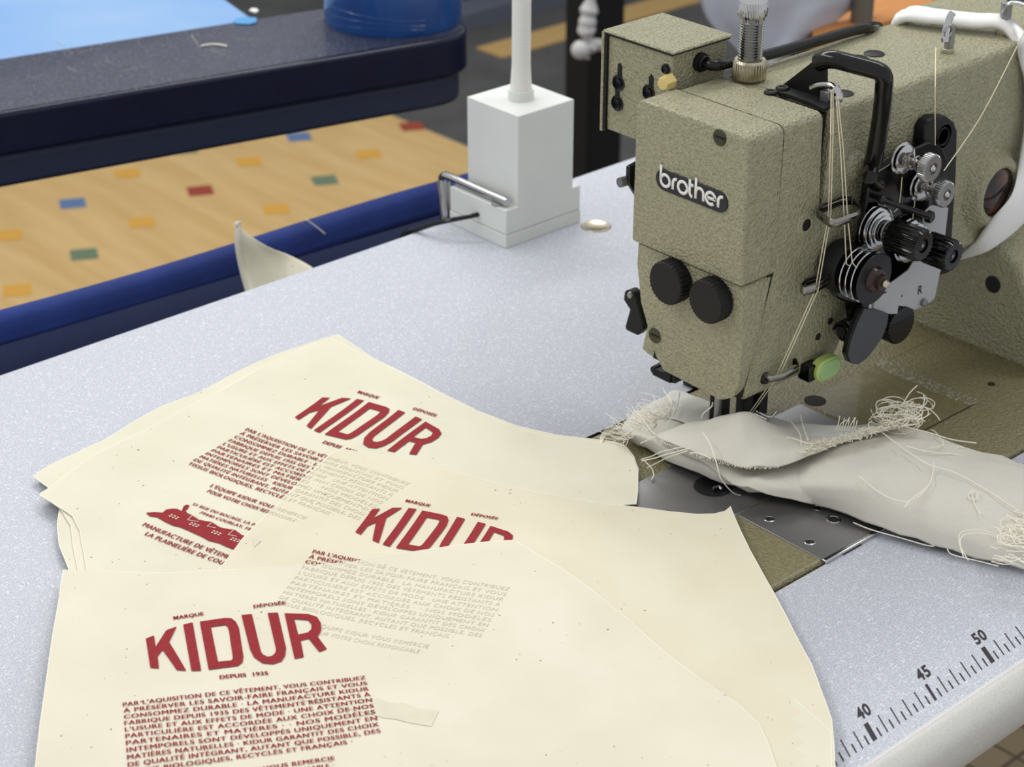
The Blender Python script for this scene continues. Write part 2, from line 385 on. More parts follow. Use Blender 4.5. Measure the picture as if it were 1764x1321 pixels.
pt = thing('cutting_table', 'pale blue tabletop behind the navy beam, upper left', 'table', (50, 140, 0))
pb.build('tabletop', M_PALE, pt, bevel=.3)
for a_, b_ in ((-112, 20), (-112, 70)):
    q = e+bd*a_+bn*b_; MB().box(q.x-2, q.x+2, q.y-2, q.y+2, 0, 71).build('leg', M_DARK, pt)
zt = 80.0
def flat_bit(name, px, outline, th, m_, label, cat, group=None):
    pts = [HZ(px[0]+a, px[1]+b_, zt) for a, b_ in outline]
    o = MB().prism(pts, (0, 0, th)).build(name, m_, bevel=.02); tag(o, label, cat, group); return o
flat_bit('paper_scrap', (422, 37), [(-20, 2), (-14, -4), (6, -6), (20, -5), (20, 3), (8, 6), (-14, 5)], .12, mat('blue_scrap', lin(84, 158, 214), .5), 'light blue scrap lying on top of the navy beam', 'scrap')
flat_bit('paper_scrap', (437, 19), [(-8, 0), (-3, -4), (6, -3), (9, 1), (3, 4)], .1, M_WHITE, 'tiny white scrap beside the light blue one on the navy beam', 'scrap')
tag(MB().tube(cat_rom([HZ(346, 79, zt+.1), HZ(368, 76, zt+.1), HZ(391, 79, zt+.1)], 5), .09, 6).build('thread_piece', M_THREAD), 'short white thread on top of the navy beam', 'thread')
mbs = MB()
for a_, b_ in (((95, 71), (126, 92)), ((135, 90), (175, 83)), ((116, 116), (145, 128)), ((180, 104), (198, 110)), ((217, 121), (260, 113)), ((330, 60), (345, 84)), ((362, 86), (390, 95)), ((400, 66), (470, 70))):
    A, B_ = HZ(*a_, zt), HZ(*b_, zt); d_ = (B_-A).normalized(); n_ = Vector((-d_.y, d_.x, 0))*.06
    mbs.add([A-n_, B_-n_*.3, B_+n_*.3, A+n_], [(0, 1, 2, 3)])
mbs.v = [Vector((p.x, p.y, 80.0)) for p in mbs.v]
mbs.build('scratches', M_SCRATCH, beam)

# blue cloth trough along the back of the table
tr = thing('fabric_trough', 'navy blue canvas trough with hemmed rim hanging along the back table edge', 'trough', (50, 76, 55))
def lerp(a, b, t): return a+(b-a)*t
rim0 = Vector((5, 86.6, 69.1)); rim1 = Vector((86, 81.0, 69.2))
prof = [(2.2, -16), (1.4, -1.6), (1.1, .2), (.5, .9), (-.2, .95), (-.8, .3), (-1.0, -.5), (-1.05, -1.0), (-1.2, -1.5)]
rows = []
for i in range(41):
    t = i/40; c = rim0.lerp(rim1, t); c.z += .25*math.sin(t*9)
    rows.append([c+Vector((0, a, b_)) for a, b_ in prof])
MB().grid(rows).build('hemmed_rim', M_TROUGH, tr, solid=.2, smooth=60)
rows = []
for i in range(61):
    t = i/60; c = rim0.lerp(rim1, t)
    r = []
    for k in range(9):
        s_ = k/8; y = lerp(c.y-1.2, 67.2, s_**1.7); z = c.z-1.4-9*math.sin(min(1, s_*1.4)*1.57)+.25*math.sin(t*60)*math.sin(s_*3.1)
        r.append(Vector((c.x, y, z)))
    rows.append(r)
MB().grid(rows).build('sling', M_TROUGHIN, tr, solid=.2, smooth=60)
mbs = MB()
for t in [i/17 for i in range(1, 17)]:
    c = rim0.lerp(rim1, t); 
    mbs.tube([Vector((c.x-.2*k, lerp(c.y-1.2, 67.5, (k/8)**1.7)-.05, c.z-1.35-9*math.sin(min(1, k/8*1.4)*1.57))) for k in range(9)], .1, 5)
mbs.build('seam', M_TROUGH, tr)
mbt = MB().tube(cat_rom([HZ(528, 378, 71.2), HZ(565, 408, 68.6), HZ(584, 440, 66)], 6), .07, 5)
tag(mbt.build('loose_thread', M_THREAD), 'pale thread lying over the blue trough rim left of the lamp', 'thread')
mbt = MB().tube(cat_rom([HZ(12, 618, 63.8), HZ(38, 619, 63.8), HZ(66, 611, 64)], 6), .08, 5)
tag(mbt.build('loose_thread', M_THREAD), 'short pale thread in the blue trough at the left picture edge', 'thread')

# cream cloth corner sticking out of the trough
yb = 71.5
rows = [[HY(404, 384, yb+2), HY(407, 381, yb+1.4), HY(411, 384, yb+.8), HY(414, 392, yb+1.2), HY(418, 398, yb+2)],
        [HY(404, 420, yb+2), HY(410, 415, yb+.8), HY(420, 412, yb+.6), HY(440, 415, yb+1.8), HY(462, 425, yb+2.4)],
        [HY(412, 465, yb+1.6), HY(424, 462, yb+.4), HY(444, 455, yb+1.4), HY(470, 448, yb+2.2), HY(500, 440, yb+2)],
        [HY(424, 510, yb), HY(440, 510, yb-1), HY(470, 505, yb+.2), HY(505, 490, yb+.2), HY(545, 466, yb)],
        [HY(430, 540, yb-1), HY(450, 540, yb-2), HY(480, 530, yb-1), HY(515, 515, yb-.8), HY(560, 500, yb-1)]]
R2 = [cat_rom(r, 4) for r in rows]; R2 = list(map(list, zip(*[cat_rom(c, 4) for c in zip(*R2)])))
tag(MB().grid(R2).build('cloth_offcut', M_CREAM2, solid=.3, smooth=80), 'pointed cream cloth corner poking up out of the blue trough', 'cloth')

# ------------------------------------------------------------------ table with cut-out
TX0, TX1 = -40, 175
bx0, bx1, by0, by1 = 43.8, 108, 12.3, 32.45
tb = thing('sewing_table', 'pale grey-blue flecked worktable with a printed ruler along its front edge', 'table', (60, 32, 0))
mb = MB(); zb = 71.6
front = [(-1.9, zb), (-2.35, zb+.6), (-2.5, zb+1.5), (-2.45, zb+2.6), (-2.1, 74.6), (-1.4, 74.93), (-.9, 75.0)]
cut = [(by0, 75.0)]; back = [(by1, 75.0)]
xs = [TX0, bx0, bx1, TX1]
top_front = MB().grid([[Vector((x, y, z)) for y, z in [(-.9, 75), (by0, 75)]] for x in xs])
top_back = MB().grid([[Vector((x, y, z)) for y, z in [(by1, 75), (65.7, 75), (65.9, 74.8), (65.9, zb)]] for x in xs])
mids = MB(); mids.add([(TX0, by0, 75), (bx0, by0, 75), (bx0, by1, 75), (TX0, by1, 75)], [(0, 1, 2, 3)]); mids.add([(bx1, by0, 75), (TX1, by0, 75), (TX1, by1, 75), (bx1, by1, 75)], [(0, 1, 2, 3)])
hole = MB(); c4 = [(bx0, by0), (bx1, by0), (bx1, by1), (bx0, by1)]
hole.m = 2; hole.add([(x, y, 75) for x, y in c4]+[(x, y, zb) for x, y in c4], [(i, (i+1) % 4, (i+1) % 4+4, i+4) for i in range(4)])
bot = MB(); bot.m = 2
bot.add([(TX0, -1.9, zb), (TX1, -1.9, zb), (TX1, by0, zb), (TX0, by0, zb)], [(0, 1, 2, 3)])
bot.add([(TX0, by1, zb), (TX1, by1, zb), (TX1, 65.9, zb), (TX0, 65.9, zb)], [(0, 1, 2, 3)])
for k in (top_front, top_back, mids, hole, bot):
    mb.m = k.mi[0]; mb.add(k.v, k.f)
o = mb.build('tabletop', [M_TABLE, M_EDGE, M_SEAM], tb, recalc=False)
bm = bmesh.new(); bm.from_mesh(o.data); bmesh.ops.remove_doubles(bm, verts=bm.verts, dist=1e-5); bmesh.ops.recalc_face_normals(bm, faces=bm.faces); bm.to_mesh(o.data); bm.free()
MB().grid([[Vector((x, y, z)) for y, z in front] for x in (TX0, TX1)]).build('rolled_front_edge', M_EDGE, tb, solid=-.02, smooth=50)
MB().box(TX0, TX1, -1.02, -.86, 74.995, 75.012).build('painted_edge_highlight', mat('highlight_white', lin(236, 236, 236), .4), tb)  # thin white strip painting the bright highlight along the rolled edge
for x in (-30, 165):
    for y in (6, 58): MB().box(x-2.5, x+2.5, y-2.5, y+2.5, 0, zb).build('leg', M_DARK, tb)
# ruler
mb = MB(); zz = 75.012
for i in range(20, 240):
    x = i/2; full = (i % 2 == 0); k5 = (i % 10 == 0); k10 = (i % 20 == 0)
    if x < 10: continue
    L_ = (.71, 1.21) if full else (.36, .62)
    wd = .17 if k10 else (.10 if k5 else (.045 if full else .055))
    oy = 0.0
    mb.add([(x-wd, oy, zz), (x+wd, oy, zz), (x+L_[0]+wd, oy+L_[1], zz), (x+L_[0]-wd, oy+L_[1], zz)], [(0, 1, 2, 3)])
mb.build('ruler_mark', M_INK, tb)
mb = MB()
for n in range(10, 60, 5):
    vs, fs = text_mesh(str(n), 0, 1.0, 0, .78, .035)
    MB().add([(n+.68+u+v*.55, 1.55+v, zz) for u, v in vs], fs).build('ruler_number', M_INK, tb)
p = HZ(1027, 390, 75)
tag(MB().lathe((p.x, p.y, 75.0), (0, 0, 1), [(0, .02), (.8, .02), (.95, .09), (1.15, .1), (1.22, .05), (1.24, 0)], 32).build('steel_plug', M_NICKEL), 'round metal plug cap set in the tabletop right of the lamp', 'cap')

# ------------------------------------------------------------------ lamp
lamp = thing('work_lamp', 'light grey box-based lamp with white flexible neck at the back table edge', 'lamp', (70.7, 62, 75))
o = MB().box(66.7, 74.8, 58.5, 65.4, 75.0, 76.1).build('base_plate', M_LAMP, lamp, bevel=.06)
MB().box(66.75, 74.75, 58.52, 65.35, 76.14, 78.2).build('lower_housing', M_LAMP, lamp, bevel=.07)
MB().box(68.0, 73.9, 58.52, 64.6, 78.1, 85.7).build('upper_housing', M_LAMP, lamp, bevel=.07)
MB().lathe((70.95, 61.5, 85.6), (0, 0, 1), [(0, .1), (.83, .1), (.83, .85), (1.02, .85), (1.05, 0)], 32).build('collar', M_LAMP, lamp)
mb = MB(); prof = []
h = 0
while h < 28:
    r = .74 if h > 2.6 else .90-.16*h/2.6
    prof += [(r, h), (r, h+.22), (r-.035, h+.235), (r-.035, h+.26)]; h += .27
mb.lathe((70.95, 61.5, 85.75), (.006, 0, 1), [(0, 0)]+prof+[(0, h)], 24)
mb.build('flexible_neck', M_WHITE, lamp)
rod = cat_rom([(67.3, 59.0, 78.65), (67.3, 62, 78.65), (67.3, 66.0, 78.65), (67.3, 66.8, 78.45), (67.3, 67.0, 77.8), (67.35, 66.9, 75), (67.4, 66.6, 71)], 5)
MB().tube(rod, .36, 12).build('clamp_rod', M_CHROME, lamp)
MB().tube(cat_rom([(67.7, 66.9, 77.9), (67.9, 66.6, 75.5), (68.0, 66.2, 72.5)], 4), .28, 10).build('clamp_rod', M_CHROME, lamp)
MB().cyl((67.2, 60.0, 78.2), (67.2, 60.0, 78.35), .55).build('rod_socket', mat('socket_grey', lin(150, 154, 152), .6), lamp)
MB().cyl((74.35, 62.6, 78.2), (74.35, 62.6, 78.3), .38).build('screw_recess', mat('recess_grey', lin(130, 134, 132), .6), lamp)
cb = cat_rom([(67.3, 61.9, 76.8), (66.2, 62.1, 76.8), (64.6, 63.6, 76.3), (63.6, 65.5, 75.4), (62.8, 67.0, 74.2), (62, 68, 70), (62, 68, 60)], 6)
MB().tube(cb, .2, 10).build('power_cable', M_GLOSS, lamp)

# ------------------------------------------------------------------ printed cloth sheets
def wav(x, y):
    return (.11*math.sin(x*.31+y*.12+1)+.09*math.sin(y*.38-x*.17)+.04*math.sin(x*.8+y*.5)+.26)
LAY0, LAYD = 75.2, .11
def zs_(k, x, y): return LAY0+k*LAYD+wav(x, y)*1.0
OUT = {}
def ccw(f, vs):
    a = sum(vs[f[i]].x*vs[f[(i+1) % 3]].y-vs[f[(i+1) % 3]].x*vs[f[i]].y for i in range(3))
    return tuple(f) if a > 0 else tuple(f)[::-1]
def sheet(k, px, label, m_, name='printed_cloth', curl=None):
    zc = LAY0+k*LAYD+.22
    pts = []
    W_ = [HZ(a, b_, zc) for a, b_ in px]
    for i, p in enumerate(W_):
        q = W_[(i+1) % len(W_)]; n = max(1, int((q-p).length/.5))
        for j in range(n):
            t = j/n; r = p.lerp(q, t); pts.append(Vector((r.x+random.uniform(-.006, .006), r.y+random.uniform(-.006, .006))))
    OUT[k] = [(p.x, p.y) for p in pts]
    n = len(pts); x0 = min(p.x for p in pts); x1 = max(p.x for p in pts); y0 = min(p.y for p in pts); y1 = max(p.y for p in pts)
    inner = []; g = .8; y = y0
    while y < y1:
        x = x0
        while x < x1:
            if inside((x, y), OUT[k]) and min((x-p.x)**2+(y-p.y)**2 for p in pts) > .12: inner.append(Vector((x, y)))
            x += g
        y += g
    vs, es, fs, _, _, _ = delaunay_2d_cdt(pts+inner, [(i, (i+1) % n) for i in range(n)], [], 1, 1e-4)
    tris = [ccw(f, vs) for f in fs]
    tris = [t for t in tris if abs((vs[t[1]]-vs[t[0]]).cross(vs[t[2]]-vs[t[0]])) > 1e-7]
    top = [(v.x, v.y, zs_(k, v.x, v.y)+(curl(v.x, v.y) if curl else 0)) for v in vs]; N = len(top)
    cnt = {}
    for t in tris:
        for i in range(3): e_ = (t[i], t[(i+1) % 3]); cnt[e_] = 1
    rim = [e_ for e_ in cnt if (e_[1], e_[0]) not in cnt]
    mb = MB(); mb.add(top+[(x, y, z-.05) for x, y, z in top], tris+[tuple(i+N for i in t[::-1]) for t in tris]); mb.f += [(b_, a_, a_+N, b_+N) for a_, b_ in rim]; mb.mi += [1]*len(rim)
    rimv = {a_: b_ for a_, b_ in rim}
    for a_, b_ in rim:
        A, B_ = Vector(top[a_]), Vector(top[b_]); d_ = (B_-A)
        if d_.length < .05: continue
        n_ = Vector((-d_.y, d_.x, 0)).normalized()*.05; u_ = Vector((0, 0, .004)); mb.m = 1; mb.add([A+u_, B_+u_, B_+n_+u_, A+n_+u_], [(0, 1, 2, 3)])
    c = sum((Vector(p) for p in OUT[k]), Vector((0, 0)))/n
    th = thing(name, label, 'cloth', (c.x, c.y, zc), 'cream cloth panels spread in a fan on the table')
    mb.build('cloth_panel', [m_, M_RAW], th, smooth=50, recalc=False)
    return th

def drape(line, drop, soft=.5):
    L_ = [HZ(a, b_, 75.5) for a, b_ in line]
    def f(x, y):
        best = None
        for a, b_ in zip(L_, L_[1:]):
            d = b_-a; t = max(0, min(1, ((x-a.x)*d.x+(y-a.y)*d.y)/(d.x*d.x+d.y*d.y)))
            qx, qy = a.x+d.x*t, a.y+d.y*t; ds = math.hypot(x-qx, y-qy); sd = (d.x*(y-a.y)-d.y*(x-a.x))
            if best is None or ds < best[0]: best = (ds, sd)
        u = best[0]/soft if best[1] > 0 else -best[0]/soft
        u = max(0, min(1, u)); return -drop*u*u*(3-2*u)
    return f
EDGE_C = [(760, 665), (834, 718), (950, 788), (1059, 851), (1120, 890)]
EDGE_B = [(900, 830), (936, 851), (1080, 936), (1180, 1006), (1270, 1075), (1330, 1180), (1350, 1300), (1350, 1500)]
epts = [(152, 795), (244, 744), (347, 689), (449, 640), (534, 597), (571, 585), (600, 597), (650, 622), (700, 647), (763, 686), (821, 713), (889, 736), (957, 751), (1015, 759), (1058, 766), (1079, 776), (1091, 792), (1099, 813), (1099, 845), (1096, 868), (1050, 872), (1000, 874), (900, 900), (700, 1050), (300, 1050)]
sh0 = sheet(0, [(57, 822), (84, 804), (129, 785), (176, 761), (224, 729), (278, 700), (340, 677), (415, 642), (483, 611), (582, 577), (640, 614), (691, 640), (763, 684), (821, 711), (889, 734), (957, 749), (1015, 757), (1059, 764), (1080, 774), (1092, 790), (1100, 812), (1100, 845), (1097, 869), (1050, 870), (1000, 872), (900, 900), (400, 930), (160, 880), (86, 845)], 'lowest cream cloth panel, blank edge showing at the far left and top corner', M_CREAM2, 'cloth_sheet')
cpts = [(152, 795), (244, 744), (347, 689), (449, 640), (534, 597), (571, 585), (600, 597), (650, 628), (740, 680), (834, 720), (950, 788), (1050, 846), (1052, 866), (1000, 868), (900, 890), (700, 1050), (300, 1050)]
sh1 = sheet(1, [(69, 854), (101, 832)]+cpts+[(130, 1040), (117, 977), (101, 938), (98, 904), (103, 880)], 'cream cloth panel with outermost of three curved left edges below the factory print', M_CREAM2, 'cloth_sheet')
sh2 = sheet(2, [(70, 855), (102, 833)]+cpts+[(150, 1040), (133, 977), (126, 942), (122, 907), (104, 880)], 'cream cloth panel whose curved left edge shows just under the factory print sheet', M_CREAM, 'cloth_sheet')
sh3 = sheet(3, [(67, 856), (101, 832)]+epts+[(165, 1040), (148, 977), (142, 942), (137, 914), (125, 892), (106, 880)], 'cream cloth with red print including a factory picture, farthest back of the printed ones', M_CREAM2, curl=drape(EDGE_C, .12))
RB = [(1098, 870), (1149, 876), (1203, 880), (1231, 879), (1249, 875), (1259, 868), (1272, 897), (1293, 942), (1334, 1016), (1368, 1089), (1399, 1147), (1416, 1195), (1433, 1239), (1438, 1280), (1440, 1330), (1430, 1420)]
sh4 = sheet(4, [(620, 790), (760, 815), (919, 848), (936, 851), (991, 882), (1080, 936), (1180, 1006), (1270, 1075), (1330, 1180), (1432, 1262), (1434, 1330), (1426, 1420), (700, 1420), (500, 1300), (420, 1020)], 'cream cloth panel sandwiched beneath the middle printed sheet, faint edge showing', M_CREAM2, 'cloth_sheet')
sh5 = sheet(5, [(586, 771), (671, 786), (787, 810), (855, 827), (919, 843), (1000, 857), (1050, 865)]+RB+[(300, 1420), (300, 1060), (384, 972), (418, 931), (480, 868), (566, 781)], 'middle cream cloth with red lettering cut off by the front sheet', M_CREAM3, curl=drape(EDGE_B, .12))
sh6 = sheet(6, [(108, 980), (200, 981), (284, 984), (415, 981), (524, 977), (600, 972), (650, 963), (700, 954), (755, 944), (805, 936), (850, 931), (885, 930), (971, 986), (1080, 1066), (1164, 1139), (1215, 1178), (1276, 1219), (1308, 1249), (1324, 1280), (1338, 1321), (1355, 1420), (45, 1420), (60, 1321), (78, 1180), (92, 1080)], 'front cream cloth with the complete red print and paragraph in full view', M_CREAM, curl=lambda x, y: 0)

LET = {'K': [(1.5, 5.8), (1.95, 6.03), (1.97, 4.82), (2.64, 6.42), (3.22, 6.66), (2.72, 5.16), (3.43, 2.16), (2.94, 2.32), (2.32, 4.41), (2.02, 3.81), (2.02, 2.66), (1.58, 2.83)],
 'I': [(3.6, 6.77), (4.12, 6.86), (4.21, 2.03), (3.7, 2.1)],
 'D': [(4.52, 6.84), (5.88, 6.85), (6.25, 6.75), (6.47, 6.37), (6.58, 5.75), (6.55, 3.0), (6.45, 2.46), (6.18, 2.17), (4.61, 2.04)],
 'Di': [(5.07, 6.19), (5.87, 6.21), (5.98, 6.0), (6.02, 5.6), (5.99, 3.2), (5.97, 2.9), (5.87, 2.73), (5.16, 2.71)],
 'U': [(6.84, 6.92), (7.41, 6.87), (7.53, 3.35), (7.62, 3.04), (7.84, 2.82), (8.09, 2.86), (8.28, 3.11), (8.37, 3.45), (8.29, 6.79), (8.85, 6.71), (8.91, 3.47), (8.78, 2.78), (8.52, 2.27), (8.04, 2.07), (7.49, 2.25), (7.11, 2.87), (6.98, 3.62)],
 'R': [(9.21, 6.58), (10.51, 6.24), (10.94, 5.89), (11.07, 5.33), (11.01, 4.67), (10.74, 4.14), (11.08, 2.97), (10.64, 2.79), (10.23, 4.07), (9.78, 4.0), (9.75, 2.49), (9.25, 2.39)],
 'Ri': [(9.67, 5.95), (10.4, 5.71), (10.56, 5.29), (10.48, 4.87), (10.26, 4.62), (9.71, 4.55)]}
PAR = ["PAR L'AQUISITION DE CE VÊTEMENT, VOUS CONTRIBUEZ", "À PRÉSERVER LES SAVOIR-FAIRE FRANÇAIS ET VOUS", "CONSOMMEZ DURABLE · LA MANUFACTURE KIDUR", "FABRIQUE DEPUIS 1935 DES VÊTEMENTS RÉSISTANTS À", "L'USURE ET AUX EFFETS DE MODE · UNE ATTENTION", "PARTICULIÈRE EST ACCORDÉE AUX CHOIX DE NOS", "PARTENAIRES ET MATIÈRES · · NOS MODÈLES", "INTEMPORELS SONT DÉVELOPPÉS UNIQUEMENT EN", "MATIÈRES NATURELLES · KIDUR GARANTIT DES CHOIX", "DE QUALITÉ INTÉGRANT, AUTANT QUE POSSIBLE, DES"]
def dense(poly, step=.5):
    out = []
    for i, p in enumerate(poly):
        q = poly[(i+1) % len(poly)]; n = max(1, int(math.dist(p, q)/step))
        for j in range(n): out.append((p[0]+(q[0]-p[0])*j/n, p[1]+(q[1]-p[1])*j/n))
    return out
def smooth_poly(p): return p
def logo_mesh():
    vs = []; fs = []
    for k, inner in (('K', None), ('I', None), ('D', 'Di'), ('U', None), ('R', 'Ri')):
        P = [Vector(p) for p in dense(LET[k])]; n = len(P); E_ = [(i, (i+1) % n) for i in range(n)]
        Q = []
        if inner:
            Q = [Vector(p) for p in dense(LET[inner])]; E_ += [(n+i, n+(i+1) % len(Q)) for i in range(len(Q))]
        v, e_, f, _, _, _ = delaunay_2d_cdt(P+Q, E_, [], 1, 1e-5)
        o_ = len(vs)
        for tri in f:
            c = sum((v[i] for i in tri), Vector((0, 0)))/len(tri)
            if inside(c, LET[k]) and not (inner and inside(c, LET[inner])): fs.append(tuple(o_+i for i in tri))
        vs += [(p.x, p.y) for p in v]
    return vs, fs
def text_all():
    out = []
    def T(b_, x0, x1, y, h_, fat=.012): out.append(text_mesh(b_, x0, x1, y, h_, fat))
    T('MARQUE', 3.12, 4.78, 7.42, .30); T('DÉPOSÉE', 7.59, 9.38, 7.42, .28); T('DEPUIS  1935', 5.13, 7.68, 1.12, .32)
    for i, l in enumerate(PAR): T(l, 0, 12.72, -.27-.545*i, .335, .0)
    T('TISSUS BIOLOGIQUES, RECYCLÉS ET FRANÇAIS ·', 0.02, 11.2, -.27-.545*10, .335, .0)
    T("L'ÉQUIPE KIDUR VOUS REMERCIE", 2.85, 10.12, -6.92, .335, .0); T('POUR VOTRE CHOIX RESPONSABLE ·', 3.1, 10.0, -7.5, .335, .0)
    T('51 RUE DU BOCAGE, LA PLAINELIÈRE', 3.35, 10.1, -9.1, .27, .0); T('79440 COURLAY, FRANCE', 4.34, 9.4, -9.62, .27, .0)
    T('MANUFACTURE DE VÊTEMENTS', 2.48, 9.95, -12.45, .35, .0); T('LA PLAINELIÈRE DE COURLAY', 3.2, 10.3, -13.05, .35, .0)
    return out
TXT = text_all(); LOGO = logo_mesh()
BLD = [(1.77, -11.34), (2.13, -11.01), (2.56, -10.77), (2.5, -10.37), (2.7, -10.13), (2.96, -9.96), (3.36, -10.01), (3.07, -9.49), (3.11, -9.26), (3.3, -9.25), (3.45, -9.55), (3.49, -9.82), (3.83, -10.01), (4.3, -10.0), (4.96, -10.17), (5.41, -10.08), (5.72, -9.97), (6.6, -10.19), (7.15, -10.09), (7.39, -9.97), (8.26, -10.22), (9.5, -10.1), (9.6, -11.5), (8.62, -11.57), (8.05, -11.56), (7.55, -11.5), (6.83, -11.59), (6.18, -11.49), (5.18, -11.41), (4.46, -11.38), (4.02, -11.47), (3.33, -11.43), (2.64, -11.32), (2.19, -11.47)]
FR = {6: (HZ(212, 1213, 75.3), -28.96, 1.0), 3: (Vector((34.485, 47.684)), -74.71, 1.0295), 5: (Vector((28.984, 33.005)), -60.33, .957)}
for k_, (o_, r_, s_) in list(FR.items()):       # the prints were measured at z = 75.3; lift them along the line of sight to their sheet
    f_ = (zs_(k_, o_.x, o_.y)-CAM.z)/(75.3-CAM.z); FR[k_] = (Vector((CAM.x+(o_.x-CAM.x)*f_, CAM.y+(o_.y-CAM.y)*f_)), r_, s_*f_)
def place(frame, layer, parts, poly=None, dz=.055):
    o_, rot, s_ = FR[frame]
    if layer != frame:
        f_ = (LAY0+layer*LAYD-CAM.z)/(LAY0+frame*LAYD-CAM.z); o_ = Vector((CAM.x+(o_.x-CAM.x)*f_, CAM.y+(o_.y-CAM.y)*f_)); s_ = s_*f_
    c, q = math.cos(R_(rot))*s_, math.sin(R_(rot))*s_
    mb = MB()
    for vs, fs in parts:
        W_ = [(o_.x+u*c-v*q, o_.y+u*q+v*c) for u, v in vs]
        if poly is not None: fs = [f for f in fs if all(inside(W_[i], poly) for i in f)]
        mb.add([(x, y, zs_(layer, x, y)+dz) for x, y in W_], fs)
    return mb
def tri_poly(poly, st=.5):
    P = [Vector(p) for p in dense(poly, st)]; n = len(P)
    v, e_, f, _, _, _ = delaunay_2d_cdt(P, [(i, (i+1) % n) for i in range(n)], [], 1, 1e-5)
    return [(p.x, p.y) for p in v], [tuple(t) for t in f if inside(sum((v[i] for i in t), Vector((0, 0)))/len(t), poly)]
for k, th in ((3, sh3), (5, sh5), (6, sh6)):
    place(k, k, [LOGO]).build('red_lettering', M_RED, th, recalc=False)
    for nm, sl in (('caption_text', TXT[:1]), ('caption_text', TXT[1:2]), ('caption_text', TXT[2:3]), ('paragraph_text', TXT[3:14]), ('thanks_text', TXT[14:16]), ('address_text', TXT[16:18]), ('maker_text', TXT[18:])):
        place(k, k, [([(u+q_, v) for u, v in vs], fs) for vs, fs in sl for q_ in (-.014, .014)]).build(nm, M_RED, th, recalc=False)
    place(k, k, [tri_poly(BLD)]).build('factory_picture', M_RED, th, recalc=False)
    wn = []
    for a, b_ in [(3.42, -10.87), (5.01, -10.89), (6.7, -10.9), (8.14, -10.93)]:
        for i in range(3):
            for j in range(2):
                x = a-.3+i*.24; y = b_-.02+j*.17; wn.append(([(x, y), (x+.14, y), (x+.14, y+.09), (x, y+.09)], [(0, 1, 2, 3)]))
    for a, b_ in (((4.33, -10.58), (4.22, -10.05)), ((4.22, -10.05), (4.95, -10.22)), ((5.79, -10.52), (5.73, -10.02)), ((5.73, -10.02), (6.56, -10.21)), ((7.43, -10.62), (7.39, -9.97)), ((7.39, -9.97), (8.24, -10.24)), ((4.33, -10.58), (5.0, -10.4)), ((5.79, -10.52), (6.3, -10.4)), ((7.43, -10.6), (8.0, -10.5))):
        d_ = Vector(b_)-Vector(a); n_ = Vector((-d_.y, d_.x)).normalized()*.022; a = Vector(a); b2 = Vector(b_)
        wn.append(([tuple(a-n_), tuple(b2-n_), tuple(b2+n_), tuple(a+n_)], [(0, 1, 2, 3)]))
    place(k, k, wn, dz=.07).build('window_mark', M_CREAM, th, recalc=False)
place(5, 6, [tri_poly([(x+3.3, y-2.2) for x, y in BLD])], OUT[6], dz=.025).build('show_through', M_GHOST2, sh6, recalc=False)
place(5, 6, TXT[3:16], OUT[6], dz=.03).build('show_through', M_GHOST, sh6, recalc=False)
place(3, 5, TXT[3:16]+[tri_poly(BLD)], OUT[5], dz=.03).build('show_through', M_GHOST, sh5, recalc=False)

# ------------------------------------------------------------------ sewing machine
sm = thing('sewing_machine', 'olive green hammered-enamel industrial sewing machine set into the table', 'sewing machine', (70, 24, 74))
BZ = 75.12
# bed
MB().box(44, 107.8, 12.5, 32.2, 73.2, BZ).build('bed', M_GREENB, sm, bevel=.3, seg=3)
MB().box(46, 107, 14, 31, 62, 73.2).build('oil_pan', M_SEAM, sm)
MB().box(64.6, 73.4, 18.25, 26.2, BZ-.02, BZ+.03).build('bed_cover', M_BEDWORN, sm, bevel=.02)
mb = MB(); mb.box(66.0, 73.45, 18.17, 18.25, BZ-.02, BZ+.036); mb.build('cover_seam', M_SEAM, sm)
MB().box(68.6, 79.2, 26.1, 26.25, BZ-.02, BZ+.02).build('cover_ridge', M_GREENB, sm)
mb = MB(); mb.prism([(66.5, 26.2, BZ), (70, 27.0, BZ), (79, 21.2, BZ), (76.5, 18.6, BZ)], (0, 0, .012)); 
ps = [(1512, 616), (1548, 628), (1600, 652), (1655, 676), (1690, 692), (1672, 700), (1640, 688), (1590, 668), (1540, 648), (1508, 630)]
mb = MB(); mb.prism([HZ(a, b_, BZ+.0) for a, b_ in ps], (0, 0, .045)); mb.build('scuff_band', M_SCUFF, sm)
for a, b_, r in ((1708, 662, .26), (1404, 691, .75)):
    p = HZ(a, b_, BZ); MB().lathe((p.x, p.y, BZ), (0, 0, 1), [(0, .06), (r*.8, .06), (r, .05), (r, 0)], 20).build('oil_hole', M_SEAM, sm)
# plates
def plate(name, pts, z0, z1, holes=()):
    o = MB().prism([(x, y, z0) for x, y in pts], (0, 0, z1-z0)).build(name, M_STEEL, sm, bevel=.035)
    for x, y, r in holes:
        h = MB().lathe((x, y, z1+.004), (0, 0, 1), [(0, -.0), (r*.7, 0), (r, .006)], 20); hh = h.build('screw_hole', M_SEAM, o)
        MB().lathe((x, y, z1+.003), (0, 0, 1), [(r*.95, 0), (r*1.0, .03), (r*1.25, .012), (r*1.3, 0)], 20).build('hole_rim', M_CHROME, o)
    return o
plate('needle_plate', [(46.0, 19.3), (64.0, 19.3), (64.3, 26.0), (46.0, 26.0)], BZ-.03, BZ+.06)
plate('slide_plate', [(50.66, 12.55), (63.5, 12.55), (63.5, 19.2), (50.66, 19.2)], BZ-.03, BZ+.06, [(51.75, 17.6, .27), (51.6, 14.3, .27), (54.9, 16.5, .25), (54.6, 15.0, .36)])
MB().box(50.66, 63.5, 12.25, 12.62, BZ-.35, BZ+.1).build('slide_plate_rim', M_CHROME, sm, bevel=.08)
